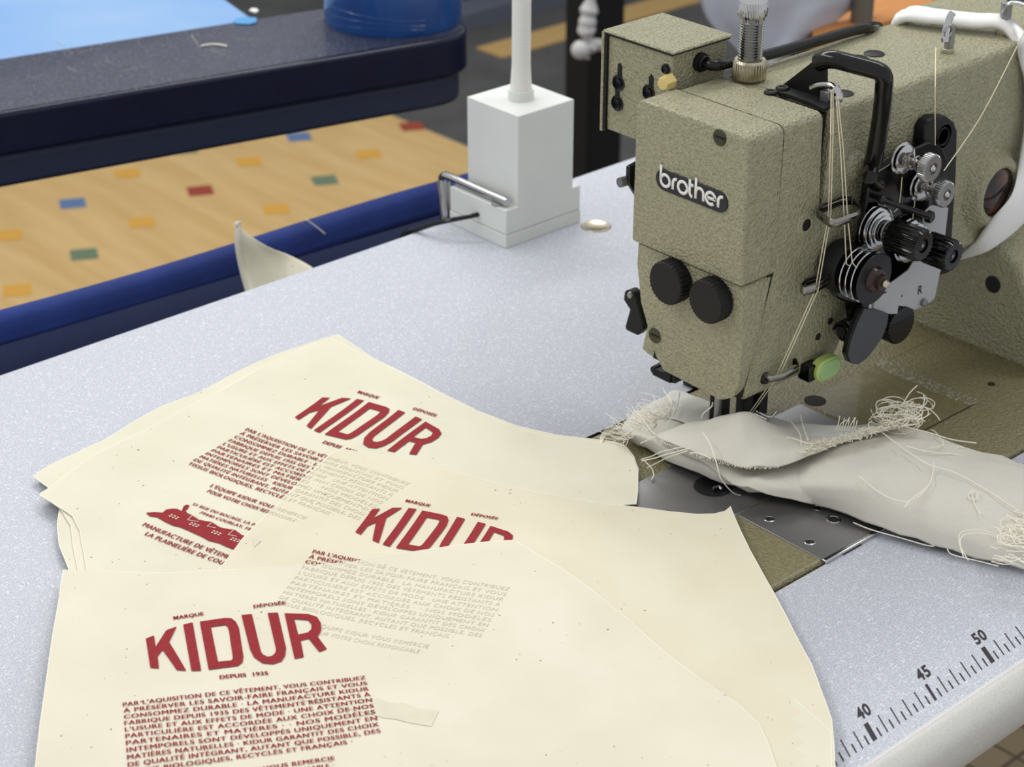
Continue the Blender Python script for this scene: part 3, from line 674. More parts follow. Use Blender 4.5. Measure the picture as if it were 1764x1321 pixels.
MB().box(52.2, 53.9, 12.2, 12.35, BZ-.5, BZ-.05).build('rim_clip', M_DARK, sm, bevel=.05)
p = HZ(1228, 838, BZ+.06)
o = MB().lathe((p.x, p.y, BZ+.06), (0, 0, 1), [(0, .0), (.7, .0), (.95, .03), (1.1, .07), (1.2, .05), (1.22, 0)], 36).build('bobbin_cap', M_DARK, sm)
MB().tube(cat_rom([HZ(1228, 842, BZ+.2), HZ(1238, 838, BZ+.22), HZ(1244, 843, BZ+.2)], 4), .09, 6).build('cap_latch', M_CHROME, o)
# left back slide flap seen behind the head
MB().box(60.6, 66, 32.3, 33.4, 75.0, 75.5).build('hinge', M_DARK, sm, bevel=.1)

# head casting (front profile swept in depth)
prof = [(57.0, 88), (54.9, 80.3), (55.3, 79.8), (63.6, 79.7), (64.6, 81.4), (65.4, 83.4), (66.4, 83.7), (98, 83.7), (98, 97.4), (61.5, 97.4), (61.12, 90.8), (60.85, 90.8), (60.5, 97.5), (57.12, 97.5)]
MB().prism([(x, 23.0, z) for x, z in prof], (0, 8.8, 0)).build('arm_casting', M_GREEN, sm, smooth=40, sel=[
    (lambda a, b: abs(a.y-b.y) < .01 and a.y < 23.1 and ((a.z+b.z) > 190 and abs(a.z-b.z) < .2) or (abs(a.y-b.y) < .01 and (a.z+b.z)/2 < 84 and (a.x+b.x)/2 > 57.5) or (abs(a.y-b.y) < .01 and a.y > 31 and (a.z+b.z) > 190), .6, 5),
    (lambda a, b: abs(a.y-b.y) < .01 and a.y < 23.1 and abs(a.z-b.z) > 3, .12, 2)])
MB().box(60.3, 61.7, 27.8, 31.6, 90, 97.35).build('slot_back', M_GREEN, sm)
MB().prism([(60.8, 23.5, 90.75), (61.15, 23.5, 90.75), (61.55, 23.5, 97.1), (60.4, 23.5, 97.1)], (0, 4.3, 0)).build('slot_lining', M_SEAM, sm)
MB().box(56.98, 57.16, 23.07, 31.6, 87.5, 97.43).build('seam_gasket', M_SEAM, sm, sel=[(lambda a, b: abs(a.x-b.x) > .1 and a.z > 95, .6, 5)])
mb = MB(); mb.prism([(56.6, 23.06, 88.2), (57.16, 23.06, 88.2), (55.05, 23.06, 80.2), (54.6, 23.06, 80.2)], (0, 7.5, 0)); mb.build('seam_gasket', M_SEAM, sm)
MB().prism([(54.0, y, z) for y, z in ((22.97, 88.02), (32.25, 88.05), (32.2, 97.5), (22.97, 97.5))], (2.99, 0, 0)).build('face_cover', M_GREEN, sm, smooth=40, sel=[
    (lambda a, b: abs(a.x-b.x) > 1 and a.z > 95, .6, 5), (lambda a, b: abs(a.x-b.x) > 1 and a.z < 95, .2, 3), (lambda a, b: a.x < 54.1 and b.x < 54.1, .3, 4)])
pr = [(22.95, 87.95), (31.8, 87.95), (31.85, 86.5), (31.4, 84), (29.9, 80.7), (29.2, 79.95), (24.2, 79.8), (23.2, 80.4), (22.85, 81.3), (22.75, 84)]
mb = MB().prism([(54.2, y, z) for y, z in pr], (2.7, 0, 0))
for v in mb.v:
    if v.x > 55: v.x = 54.72+(v.z-80)*.276
mb.build('face_plate', M_GREEN, sm, smooth=40, sel=[(lambda a, b: abs(a.x-b.x) > .4 and a.y < 24.5, .35, 4), (lambda a, b: a.x < 54.3 and b.x < 54.3 and a.z+b.z < 175, .3, 4)])
# pillar with flared foot
MB().prism([(79.7, y, z) for y, z in ((16.8, BZ-.1), (33, BZ-.1), (33.2, 97.35), (23.1, 97.35), (23.1, 84), (20.5, 82.5), (18.3, 79), (17.2, 76.5))], (18.2, 0, 0)).build('pillar', M_GREEN, sm, bevel=.5, seg=3, smooth=40)
p = HX(1710, 490, 79.65)
MB().lathe(p, (-1, 0, 0), [(0, .03), (.55, .03), (.62, .0)], 24).build('pillar_hole', M_SEAM, sm)
MB().prism([(79.6, 18.0, BZ), (79.6, 29.5, BZ), (79.6, 29.5, BZ+.2), (79.6, 18.0, BZ+.2)], (.2, 0, 0)).build('pillar_seam', M_GREENB, sm)
# screws on the face
for a, b_, r in ((1240, 237, .5), (1128, 578, .5)):
    p = HX(a, b_, 53.98 if b_ < 400 else 54.18)
    o = MB().lathe(p, (-1, 0, 0), [(0, -.0), (r*.6, .0), (r*.9, .02), (r, .05), (r*1.04, .0)], 24).build('face_screw', M_OLIVE, sm)
    MB().obox(p+Vector((-.03, 0, 0)), (.01, 0, 0), (0, r*.7, 0), (0, 0, .05)).build('screw_slot', M_SEAM, o)
# badge
a, b_ = HX(1145, 306.5, 54), HX(1240, 350, 54); ym = (a.y+b_.y)/2; zm = (a.z+b_.z)/2; hl = abs(a.y-b_.y)/2; r = .67
pts = []
for k in range(13): t = -math.pi/2+math.pi*k/12; pts.append((53.9, ym-hl-r*math.cos(t), zm+r*math.sin(t)))
for k in range(13): t = math.pi/2+math.pi*k/12; pts.append((53.9, ym+hl-r*math.cos(t), zm+r*math.sin(t)))
bad = MB().prism(pts, (.15, 0, 0)).build('name_badge', mat('badge_black', lin(20, 20, 28), .35), sm, bevel=.03, label='black capsule badge with white lettering')
# lettering: rounded lower-case strokes, u to the right (-y), v up (z)
def arc(cx, cy, rx, ry, a0, a1, n=14): return [(cx+rx*math.cos(R_(a0+(a1-a0)*i/n)), cy+ry*math.sin(R_(a0+(a1-a0)*i/n))) for i in range(n+1)]
S = []; x = 0; r0 = .5; g = 1.34
S += [[(0, 1.75), (0, .5)], arc(.5, .5, .5, .5, 0, 360, 24)]                    # b
x = 1.36; S += [[(x, 0), (x, .55)]+arc(x+.36, .55, .36, .42, 180, 80, 8)]      # r
x = 1.95; S += [arc(x+.5, .5, .5, .5, 0, 360, 24)]                              # o
x = 3.22; S += [[(x, 1.45), (x, .4)]+arc(x+.33, .4, .33, .38, 180, 270, 8), [(x-.0, 1.0), (x+.42, 1.0)]]   # t
x = 3.90; S += [[(x, 1.75), (x, 0)], [(x, .55)]+arc(x+.42, .55, .42, .44, 180, 0, 12)+[(x+.84, 0)]]        # h
x = 5.02; S += [[(x+.06, .5), (x+.98, .5)]+arc(x+.5, .5, .5, .5, 0, 310, 22)]   # e
x = 6.34; S += [[(x, 0), (x, .55)]+arc(x+.38, .55, .38, .42, 180, 75, 8)]      # r
mb = MB(); W_ = 6.7; sc = (hl*2+.45)/W_
def ribbon(mb, pts, wd, f):
    out = []
    for i in range(len(pts)):
        a = Vector(pts[max(i-1, 0)]); b2 = Vector(pts[min(i+1, len(pts)-1)]); t = (b2-a).normalized(); n_ = Vector((-t.y, t.x))*wd
        p = Vector(pts[i]); out.append((p-n_, p+n_))
    vs = [f(q) for pr_ in out for q in pr_]
    mb.add(vs, [(2*i, 2*i+1, 2*i+3, 2*i+2) for i in range(len(out)-1)])
for s_ in S: ribbon(mb, s_, .135, lambda q: Vector((53.885, ym+hl+.22-q.x*sc, zm-.36+q.y*sc*1.0)))
mb.build('badge_lettering', M_WHITE, bad, solid=.01)
# face knobs
for a, b_ in ((1145, 489), (1214, 521)):
    c = HX(a, b_, 53.15)
    MB().lathe((54.25, c.y, c.z), (-1, 0, 0), [(0, 0), (1.3, 0), (1.42, .12), (1.42, .98), (1.34, 1.08), (0, 1.1)], flute=32, fd=.05, n=24).build('knurled_knob', M_BLACK, sm)
# top screw stack
c = HZ(1290, 134, 97.5)
st = MB().lathe((c.x, c.y, 97.5), (0, 0, 1), [(0, 0), (1.0, 0), (1.08, .08), (1.08, 1.1), (.95, 1.25), (0, 1.25)], flute=34, fd=.05).build('lock_nut', M_NICKEL, sm)
prf = [(0, 1.2)]
h = 1.2
while h < 3.7: prf += [(.77, h), (.62, h+.08), (.77, h+.16)]; h += .175
MB().lathe((c.x, c.y, 97.5), (0, 0, 1), prf+[(0, h)], 28).build('threaded_stem', M_CHROME, st)
MB().lathe((c.x, c.y, 97.5), (0, 0, 1), [(0, 3.7), (.74, 3.7), (.80, 3.95), (.94, 4.1), (.94, 4.85), (.88, 4.95), (0, 4.97)], flute=30, fd=.05).build('stem_cap', M_CHROME, st)
for a, b_ in ((1328, 161), (1348, 154)):
    p = HZ(a, b_, 97.5); MB().lathe((p.x, p.y, 97.48), (0, 0, 1), [(.14, .12), (.2, .2), (.36, .2), (.44, .1), (.3, .06), (.44, .02), (.46, 0)], 24).build('rubber_grommet', M_BLACK, sm)
for a, b_, r in ((1506, 93, .68), (1478, 101, .68)):
    p = HZ(a, b_, 97.4); MB().lathe((p.x, p.y, 97.38), (0, 0, 1), [(0, .1), (r*.9, .1), (r, .06), (r, 0)], 28).build('rubber_plug', M_BLACK, sm)
p = HZ(1452, 161, 97.4)
o = MB().lathe((p.x, p.y, 97.38), (0, 0, 1), [(0, .12), (.35, .14), (.5, .1), (.66, .06), (.7, 0)], 28).build('oil_cap', M_BLACK, sm)
# thread posts on top
for a, b_, hgt, s_ in ((1632, 90, 1.6, 1), (1727, 58, 1.9, 1.2)):
    p = HZ(a, b_, 97.4)
    o = MB().cyl((p.x, p.y, 97.38), (p.x, p.y, 97.7), .46*s_, n=6).build('thread_post', M_NICKEL, sm, bevel=.03)
    MB().lathe((p.x+.1, p.y, 97.6), (0, 0, 1), [(0, 0), (.32*s_, 0), (.32*s_, hgt), (0, hgt+.1)], 8).build('post_stem', M_STEEL, o)
    if s_ == 1:
        MB().tube(cat_rom([(p.x-.75, p.y-.25, 98.3), (p.x-.6, p.y-.1, 98.8), (p.x-.05, p.y+.1, 99.6), (p.x+.25, p.y+.1, 99.95)], 4), .25, 10).build('post_arm', M_CHROME, o)
        MB().tube([(p.x-.55+.38*math.cos(t), p.y-.25, 98.95+.38*math.sin(t)) for t in [i*.5 for i in range(13)]], .06, 6).build('post_eye', M_CHROME, o)
    else:
        q = HZ(1744, 10, 99.3)
        mbx = MB(); w0 = Vector((.55, .35, 0))
        ln = cat_rom([(q.x-.2, q.y+.6, 98.9), (q.x-.2, q.y+.2, 99.6), (q.x+.4, q.y-.6, 99.6), (q.x+.9, q.y-1.8, 98.9), (q.x+1.2, q.y-2.6, 98.3)], 4)
        mbx.grid([[v-w0, v+w0] for v in ln]); mbx.build('post_arm', M_CHROME, o, solid=.1)

# take-up guard
gx = 62.5
A_ = [HX(a, b_, x_) for a, b_, x_ in ((1410, 108, 62.5), (1422, 103, 62.5), (1440, 103, 62.7), (1475, 112, 63.2), (1502, 119, 63.6), (1516, 124, 63.8), (1522, 132, 63.9), (1523, 146, 64), (1518, 200, 64.1), (1508, 260, 64.3), (1502, 288, 64.3))]
gd = MB(); gd.tube(A_[:1]+cat_rom(A_[1:], 3), .56, 14); go = gd.build('take_up_guard', M_GLOSS, sm, smooth=60)
op = [HZ(a, b_, 97.5) for a, b_ in ((1336, 158), (1360, 164), (1398, 178), (1418, 188), (1436, 182), (1440, 168), (1428, 150), (1406, 136), (1372, 142))]
MB().prism([(p.x, p.y, 97.3) for p in op], (0, 0, .23)).build('lever_opening', M_SEAM, sm)
P_ = [HX(a, b_, gx) for a, b_ in ((1334, 158), (1404, 104), (1424, 104), (1424, 186), (1412, 178), (1350, 166))]
MB().prism([(gx-.1, p.y, p.z) for p in P_], (.22, 0, 0)).build('guard_plate', M_BLACK, go)
e1 = A_[-1]
MB().tube(cat_rom([e1, HY(1499, 302, 21.1), HY(1502, 312, 21.4), HY(1512, 318, 21.8)], 3), .46, 12).build('guard_foot', M_GLOSS, go)
q = [HX(a, b_, 62.0) for a, b_ in ((1398, 152), (1410, 147), (1428, 146), (1438, 152), (1444, 166), (1443, 172))]
tl = MB().tube(cat_rom(q, 4), [.2]*12+[.3]*9, 10).build('take_up_lever', M_CHROME, sm)
for a, b_ in ((1433, 151), (1438, 163)):
    p = HX(a, b_, 61.7); MB().cyl(p, p+Vector((-.08, 0, 0)), .1, n=10).build('lever_eye', M_SEAM, tl)
p = HX(1425, 165, 62.3); MB().obox(p, (.3, 0, 0), (0, .35, 0), (0, 0, .35)).build('lever_block', M_STEEL, sm, bevel=.05)

# switch box behind the head
sb = MB().box(57.2, 62.2, 32.4, 38.0, 93.1, 99.5).build('switch_box', M_GREEN, sm, bevel=.15, seg=3)
mb = MB(); mb.box(57.0, 62.4, 32.1, 38.3, 99.55, 99.75); mb.build('box_lid', M_GREEN, sb, bevel=.1)
MB().box(57.05, 62.3, 32.25, 38.1, 99.44, 99.56).build('lid_gap', M_SEAM, sb)
MB().box(56.95, 62.4, 38.12, 38.32, 93.0, 99.6).build('lid_flange', M_GREEN, sb)
MB().box(57.02, 57.25, 37.9, 38.12, 93.1, 99.5).build('flange_gap', M_SEAM, sb)
for a, b_ in ((1065, 143), (1063, 178), (1117, 160), (1147, 119)):
    p = HX(a, b_, 57.15); r = .5 if a != 1147 else .33
    o = MB().lathe((57.2, p.y, p.z), (-1, 0, 0), [(r*1.05, 0), (r*1.05, .06), (r*.8, .08), (r*.75, .22), (0, .26)], 20).build('box_screw', M_GLOSS, sb)
for a, b_ in ((1067, 125), (1121, 145), (1063, 160)):
    p = HX(a, b_, 57.15); MB().prism([(57.17, p.y-.2, p.z-.5), (57.17, p.y+.2, p.z-.5), (57.17, p.y+.2, p.z+.45), (57.17, p.y, p.z+.65), (57.17, p.y-.2, p.z+.45)], (.05, 0, 0)).build('screw_slot', M_SEAM, sb)
p = HX(1143, 143, 56.6)
MB().cyl((57.2, p.y, p.z), (56.4, p.y-.1, p.z), .55, .42, n=6).build('nylon_nut', M_BRASS, sb, bevel=.03)
g0 = HY(1213, 109, 32.0)
MB().lathe((g0.x, 32.4, g0.z), (0, -1, 0), [(0, 0), (.62, 0), (.62, .25), (.45, .3), (.5, .42), (.45, .55), (0, .56)], 24).build('cable_grommet', M_BLACK, sb)
cb = [Vector((g0.x, 32.0, g0.z)), Vector((g0.x+.3, 31.2, g0.z-.02)), HZ(1265, 107, 98.2), HZ(1320, 95, 98.1), HZ(1400, 73, 98.0), HZ(1465, 54, 97.9), HZ(1500, 47, 97.7), HZ(1512, 46, 96.6)]
MB().tube(cat_rom(cb, 6), .36, 12).build('switch_cable', M_GLOSS, sb)

# levers and bolts at the back of the head
p = HY(1072, 313, 33.2); MB().cyl(p+Vector((1.4, -.2, 0)), p+Vector((-.25, 0, 0)), .32, n=16).build('back_pin', M_STEEL, sm)
p = HY(1088, 303, 33.0); MB().prism([(p.x+d_[0], 32.7, p.z+d_[1]) for d_ in ((-.5, .8), (.8, 1.0), (1.5, -.2), (1.5, -1.6), (.4, -1.6), (-.5, -.3))], (0, .35, 0)).build('back_bracket', M_GLOSS, sm, bevel=.08)
L_ = [HX(a, b_, 55.5) for a, b_ in ((1079, 500), (1088, 497), (1096, 503), (1104, 530), (1109, 550), (1112, 566), (1101, 577), (1081, 567), (1080, 560), (1088, 532), (1077, 515))]
o = MB().prism([(55.3, p.y, p.z) for p in L_], (.7, 0, 0)).build('presser_lifter', M_BLACK, sm, bevel=.12)
p = HX(1086, 508, 55.25); MB().lathe(p, (-1, 0, 0), [(0, .12), (.2, .12), (.24, 0)], 14).build('lifter_screw', M_STEEL, o)
o = MB(); p = HX(1131, 636, 56.0)
o.cyl(p+Vector((1.2, .0, .1)), p+Vector((-.3, .0, 0)), .3, n=14); q = HX(1152, 641, 56.4); o.obox(q, (.7, 0, 0), (0, .8, 0), (0, 0, .28))
q2 = HX(1150, 650, 56.0); o.cyl(q2+Vector((1, 0, 0)), q2+Vector((-.2, 0, 0)), .2, n=12); o.cyl(HX(1158, 652, 55.8)+Vector((1, 0, 0)), HX(1158, 652, 55.8), .38, n=6)
o.build('guide_bolts', M_BLACK, sm, bevel=.04)
# bars under the head
def vbar(name, px, x, top, bot, wx, wy, m_):
    a = HX(px, bot, x)
    return MB().box(a.x-wx, a.x+wx, a.y-wy, a.y+wy, a.z, a.z+top).build(name, m_, sm, bevel=.06)
vb = vbar('presser_bar', 1243, 55.6, 4.4, 719, .35, .36, M_DARK)
MB().cyl(HX(1237, 719, 55.3), HX(1237, 719, 55.3)+Vector((0, 0, 4.5)), .3, n=16).build('bar_rod', M_STEEL, vb)
MB().cyl(HX(1227, 723, 55.4), HX(1227, 723, 55.4)+Vector((0, 0, 1.9)), .22, n=12).build('thread_trimmer', M_BLACK, vb)
a = HY(1288, 712, 25.0)
nb = MB(); nb.box(a.x-.9, a.x+.1, 24.6, 25.3, a.z, a.z+3.0); nb.box(a.x+.25, a.x+1.1, 24.3, 25.4, a.z-.1, a.z+3.4)
no = nb.build('needle_clamp', M_DARK, sm, bevel=.06)
for dz in (.5, 1.4, 2.3): MB().cyl((a.x-.65, 24.55, a.z+dz), (a.x-.65, 24.65, a.z+dz), .17, n=12).build('clamp_screw', M_SEAM, no)
MB().tube(cat_rom([(a.x+.2, 24.5, a.z+.3), (a.x+.9, 23.9, a.z-.15), (a.x+1.4, 23.8, a.z+.15)], 4), .09, 8).build('needle_guide', M_CHROME, no)
MB().cyl((a.x-.2, 24.9, a.z-2.0), (a.x-.2, 24.9, a.z+.1), .07, n=8).build('needle', M_CHROME, no)

# tension assembly on the front of the arm
def face(y, pts, th): return MB().prism([(p.x, y, p.z) for p in [HY(a, b_, y) for a, b_ in pts]], (0, th, 0))
pad = [(1590, 240), (1592, 222), (1600, 208), (1614, 201), (1632, 201), (1644, 210), (1650, 226), (1648, 300), (1640, 420), (1637, 470), (1600, 480), (1588, 400)]
o = face(22.2, pad, .85).build('tension_pad', M_BLACK, sm, bevel=.15, seg=3)
p = HY(1626, 236, 22.15); 
MB().lathe((p.x, 22.2, p.z), (0, -1, 0), [(0, .0), (.5, 0), (.55, .06), (.6, .06), (.65, 0), (.8, 0), (.84, .05), (.9, 0)], 28).build('pad_plug', M_GLOSS, o)
tp = [(1497, 320), (1503, 303), (1530, 287), (1562, 262), (1600, 245), (1616, 248), (1626, 258), (1632, 275), (1634, 320), (1628, 400), (1618, 470), (1560, 500), (1500, 520), (1470, 524), (1445, 515), (1436, 500), (1434, 480), (1440, 462), (1456, 446), (1482, 428), (1488, 400), (1492, 360)]
to = face(21.7, tp, .6).build('tension_plate', M_GLOSS, sm, bevel=.1)
sp = [(1590, 385), (1592, 366), (1604, 355), (1618, 354), (1634, 358), (1628, 410), (1622, 462), (1619, 472), (1611, 512), (1603, 521), (1590, 528), (1576, 534), (1562, 528), (1548, 527), (1546, 541), (1532, 541), (1504, 531), (1508, 516), (1520, 497), (1545, 480), (1565, 465), (1580, 440)]
so = face(20.9, sp, .1).build('adjuster_plate', M_SILVER, sm, bevel=.03, label='satin silver plate marked L and R')
mb = MB()
for ch, px, py, wd in (('L', 1520, 507, .42), ('R', 1581, 508, .46)):
    p = HY(px, py, 20.88); vs, fs = text_mesh(ch, 0, wd, 0, .62, .015); mb.add([(p.x+u, 20.885, p.z+v) for u, v in vs], fs)
p = HY(1553, 512, 20.88); mb.add([(p.x, 20.885, p.z), (p.x+.12, 20.885, p.z), (p.x+.14, 20.885, p.z+.14), (p.x+.02, 20.885, p.z+.14)], [(0, 1, 2, 3)])
mb.build('plate_lettering', M_INK, so)
p = HY(1591, 521, 20.8); MB().lathe((p.x, 20.95, p.z), (0, -1, 0), [(0, .4), (.2, .38), (.26, .3), (.26, 0)], 14).build('plate_rivet', M_STEEL, so)
p = HY(1603, 374, 20.7); o = MB().lathe((p.x, 20.9, p.z), (0, -1, 0), [(0, .35), (.3, .35), (.42, .25), (.42, 0)], 8).build('plate_bolt', M_GLOSS, so)
MB().tube([HY(1520, 345, 20.9), HY(1545, 353, 20.6), HY(1600, 372, 20.2)], [.14, .17, .22], 10).build('check_rod', M_DARK, to)
MB().sphere(HY(1520, 344, 20.9), .28).build('rod_end', M_DARK, to)
# fluted dial tensioners
for (dx, dy, ex, ey) in ((1515, 393, 1591, 424), (1570, 412, 1643, 442)):
    yk = 17.6 if dx == 1515 else 17.9
    e_ = HY(ex, ey, yk); c = e_
    par = MB().cyl((c.x, 21.8, c.z), (c.x, yk+.1, c.z), .35, n=16).build('tension_stud', M_DARK, to)
    for j, (r, y) in enumerate(((1.5, 21.3), (1.42, 21.0), (1.2, 20.75), (1.0, 20.55))):
        MB().lathe((c.x, y+.08, c.z), (0, -1, 0), [(0, .0), (r*.5, .04), (r*.86, .0), (r, -.06), (r+.03, 0), (r*.86, .1), (r*.5, .14), (0, .1)], 36).build('tension_disc', M_CHROME, par)
    mbh = MB().tube([(c.x+.72*math.cos(t), 20.5-.035*i, c.z+.72*math.sin(t)) for i, t in enumerate([k*.5 for k in range(30)])], .07, 6); mbh.build('tension_spring', M_STEEL, par)
    MB().lathe((c.x, 20.1, c.z), (0, -1, 0), [(.6, 0), (.95, .05), (1.05, .3), (1.05, 20.0-yk-.1), (.95, 20.1-yk), (.5, 20.1-yk), (.5, 20.1-yk-.25), (0, 20.1-yk-.25)], flute=22, fd=.09).build('fluted_knob', M_GLOSS, par)
    MB().lathe((c.x, yk+.3, c.z), (0, -1, 0), [(0, .25), (.12, .25), (.16, .1), (.3, .1), (.34, 0)], 16).build('knob_core', M_STEEL, par)
# knurled pre-tensioners
for (ex, ey, rr) in ((1608, 291, .9), (1632, 336, .86)):
    yk = 18.9 if ex == 1608 else 19.2
    e_ = HY(ex, ey, yk); c = e_
    par = MB().cyl((c.x, 21.8, c.z), (c.x, yk+.1, c.z), .24, n=14).build('guide_stud', M_NICKEL, to)
    for j, (r, y) in enumerate(((1.0, 21.3), (.9, 21.0))):
        MB().lathe((c.x, y, c.z), (0, -1, 0), [(0, .0), (r*.5, .05), (r*.8, .0), (r, -.08), (r+.03, 0), (r*.8, .12), (r*.5, .16), (0, .12)], 32).build('tension_disc', M_CHROME, par)
    MB().tube([(c.x+.45*math.cos(t), 20.8-.04*i, c.z+.45*math.sin(t)) for i, t in enumerate([k*.5 for k in range(24)])], .06, 6).build('tension_spring', M_STEEL, par)
    MB().lathe((c.x, yk+.62, c.z), (0, -1, 0), [(0, 0), (rr*.93, 0), (rr, .05), (rr, .52), (rr*.93, .6), (rr*.45, .6), (rr*.42, .5), (0, .5)], flute=36, fd=.05).build('knurled_nut', M_KNURL, par)
    MB().sphere((c.x, yk+.1, c.z), .24).build('stud_end', M_CHROME, par)
# four-disc tensioner with black drum
c = HY(1508, 482, 19.4)
MB().lathe((c.x, 22.6, c.z), (0, -1, 0), [(0, 0), (1.65, 0), (1.65, .9), (1.5, 1.2), (0, 1.2)], 40).build('tension_drum', M_BLACK, sm, smooth=30)
dr = MB().cyl((c.x, 22, c.z), (c.x, 19.0, c.z), .3, n=16).build('disc_stud', M_DARK, sm)
for y in (20.85, 20.4, 19.95, 19.5):
    MB().lathe((c.x, y, c.z), (0, -1, 0), [(0, 0), (1.3, 0), (1.62, -.07), (1.68, -.03), (1.64, .03), (1.3, .06), (0, .06)], 44).build('tension_disc', M_CHROME if y > 19.6 else M_DARK, dr)
MB().lathe((c.x, 19.45, c.z), (0, -1, 0), [(0, 0), (.85, 0), (.75, .25), (.5, .35), (.5, .7), (0, .72)], 28).build('disc_cap', mat('oxblood_plastic', lin(48, 26, 24), .3), dr)
MB().sphere((c.x, 18.6, c.z), .27).build('stud_end', M_NICKEL, dr)
# reverse lever, black dial and spring
lv = [(1490, 532), (1512, 536), (1531, 541), (1528, 560), (1520, 582), (1505, 603), (1492, 619), (1478, 628), (1467, 626), (1462, 612), (1467, 588), (1478, 558)]
lo = face(20.6, lv, .14).build('reverse_lever', M_LEVER, sm, bevel=.03)
face(20.76, [(a-4, b_-2) for a, b_ in lv], .4).build('lever_back', M_GLOSS, lo, bevel=.06)
c = HY(1554, 560, 21.0)
MB().lathe((c.x, 22.2, c.z), (0, -1, 0), [(0, 0), (1.3, 0), (1.36, .1), (1.36, 1.1), (1.28, 1.2), (0, 1.2)], flute=30, fd=.05).build('stitch_dial', M_GLOSS, sm)
a, b_ = HY(1448, 572, 21.8), HY(1480, 572, 21.8)
MB().tube([(a.x+(b_.x-a.x)*i/60, 21.8+.55*math.cos(i*.62), a.z+.62*math.sin(i*.62)) for i in range(61)], .11, 6).build('lever_spring', M_GLOSS, sm)
MB().cyl((a.x, 21.8, a.z), (b_.x+.5, 21.8, a.z), .35, n=12).build('spring_core', M_SEAM, sm)
face(21.9, [(1473, 508), (1500, 515), (1496, 532), (1478, 562), (1470, 558), (1466, 524)], .5).build('lever_bracket', M_GLOSS, sm)
# guides
def clip(name, pts, z, hgt, th=.07):
    ps = [HZ(a, b_, z) for a, b_ in pts]; mb = MB()
    mb.grid([[p, p+Vector((0, 0, hgt))] for p in ps]); o = mb.build(name, M_CLIP, sm, solid=th, smooth=50); return o
clip('thread_clip', [(1470, 356), (1482, 374), (1474, 380), (1441, 392), (1428, 391), (1412, 379), (1406, 374), (1416, 366), (1448, 353), (1466, 352)], 91.0, .55)
clip('thread_clip', [(1432, 479), (1426, 492), (1404, 505), (1384, 510), (1378, 503), (1388, 492), (1420, 480), (1432, 477)], 86.7, .55)
clip('thread_clip', [(1372, 628), (1376, 640), (1350, 654), (1328, 659), (1312, 652), (1314, 645), (1340, 634), (1370, 627)], 80.9, .45)
p = HY(1317, 652, 23.0); MB().lathe((p.x, 23.05, p.z), (0, -1, 0), [(0, .3), (.3, .28), (.38, .1), (.4, 0)], 14).build('clip_screw', M_GLOSS, sm)
for a, b_, r in ((1388, 387, .38), (1430, 553, .22), (1409, 580, .22)):
    p = HY(a, b_, 23.0); o = MB().lathe((p.x, 22.99, p.z), (0, -1, 0), [(0, .0), (r, 0), (r*1.05, .03), (r*1.5 if r > .3 else r*1.1, .0)], 20).build('front_hole', M_SEAM, sm)
p = HY(1388, 387, 23.0)
MB().lathe((p.x, 23.02, p.z), (0, -1, 0), [(.39, .1), (.5, .16), (.7, .1), (.9, 0)], 28).build('hole_boss', M_GREEN, sm)
p = HY(1421, 632, 22.3)
def stad(cx, cz, w_, h_, y):
    out = []
    for a0, s_ in ((-90, 1), (90, -1)):
        for k in range(9): t = R_(a0+180*k/8); out.append((cx+s_*(w_-h_)*.98+h_*math.cos(t), y, cz+h_*math.sin(t)))
    return out
go = MB().prism(stad(p.x, p.z, 1.22, .78, 21.9), (0, .7, 0)).build('release_button', M_LIME, sm, bevel=.12, seg=3)
MB().prism(stad(p.x, p.z, 1.05, .6, 21.84), (0, .1, 0)).build('button_face', M_LIME2, go, bevel=.03)
MB().box(p.x-1.6, p.x-.5, 22.2, 23.2, p.z-.6, p.z+.5).build('button_mount', M_GLOSS, sm, bevel=.1)
# sight glass
c = HY(1725, 333, 22.0)
o = MB().lathe((c.x, 23.1, c.z), (0, -1, 0), [(3.1, 0), (2.6, .45), (2.35, .85), (2.15, 1.0), (1.85, 1.02), (1.7, .9), (1.7, .45), (0, .45)], 48).build('sight_glass_rim', M_GREEN, sm)
MB().lathe((c.x, 22.9, c.z), (0, -1, 0), [(0, 1.02), (.6, .98), (1.1, .88), (1.5, .72), (1.68, .55), (1.68, .3)], 40).build('sight_glass', M_AMBER, o)
c = HY(1472, 286, 23.0); MB().lathe((c.x, 23.05, c.z), (0, -1, 0), [(0, .5), (.5, .5), (.75, .35), (1.0, .08), (1.1, 0)], 28).build('casting_boss', M_GREEN, sm)

# threads
th = MB(); tr_ = .032
def line(pts, k=4, r=tr_, mb=None): (mb or th).tube(cat_rom(pts, k), r, 5)
line([HX(1432, 152, 61.7), HY(1431, 230, 21.8), HZ(1427, 372, 91.2), HZ(1404, 500, 86.8), HZ(1340, 642, 81.1), HY(1291, 711, 24.2)], 1)
line([HX(1435, 152, 61.7), HY(1435, 230, 21.8), HZ(1431, 372, 91.2), HZ(1409, 500, 86.8), HZ(1345, 642, 81.1), HY(1295, 712, 24.2)], 1)
line([HX(1440, 165, 61.7), HY(1448, 260, 21.6), HZ(1454, 372, 91.2), HY(1458, 455, 20.6), HY(1468, 460, 20.4)], 1)
line([HX(1443, 165, 61.7), HY(1453, 260, 21.6), HZ(1460, 372, 91.2), HY(1468, 452, 20.2), HY(1476, 462, 20.0)], 1)
line([HZ(1612, 82, 98.3), HZ(1611, 150, 97.4), HY(1611, 250, 21.6)], 4)
line([HZ(1752, 80, 97.7), HY(1690, 200, 21.0), HY(1626, 294, 19.0)], 4)
line([HZ(1752, 80, 97.7), HZ(1768, 50, 99.0)], 2)
line([HY(1554, 305, 21.1), HY(1549, 352, 21), HY(1540, 365, 20.9)], 3)
line([HY(1576, 345, 21.1), HY(1572, 378, 21)], 3)
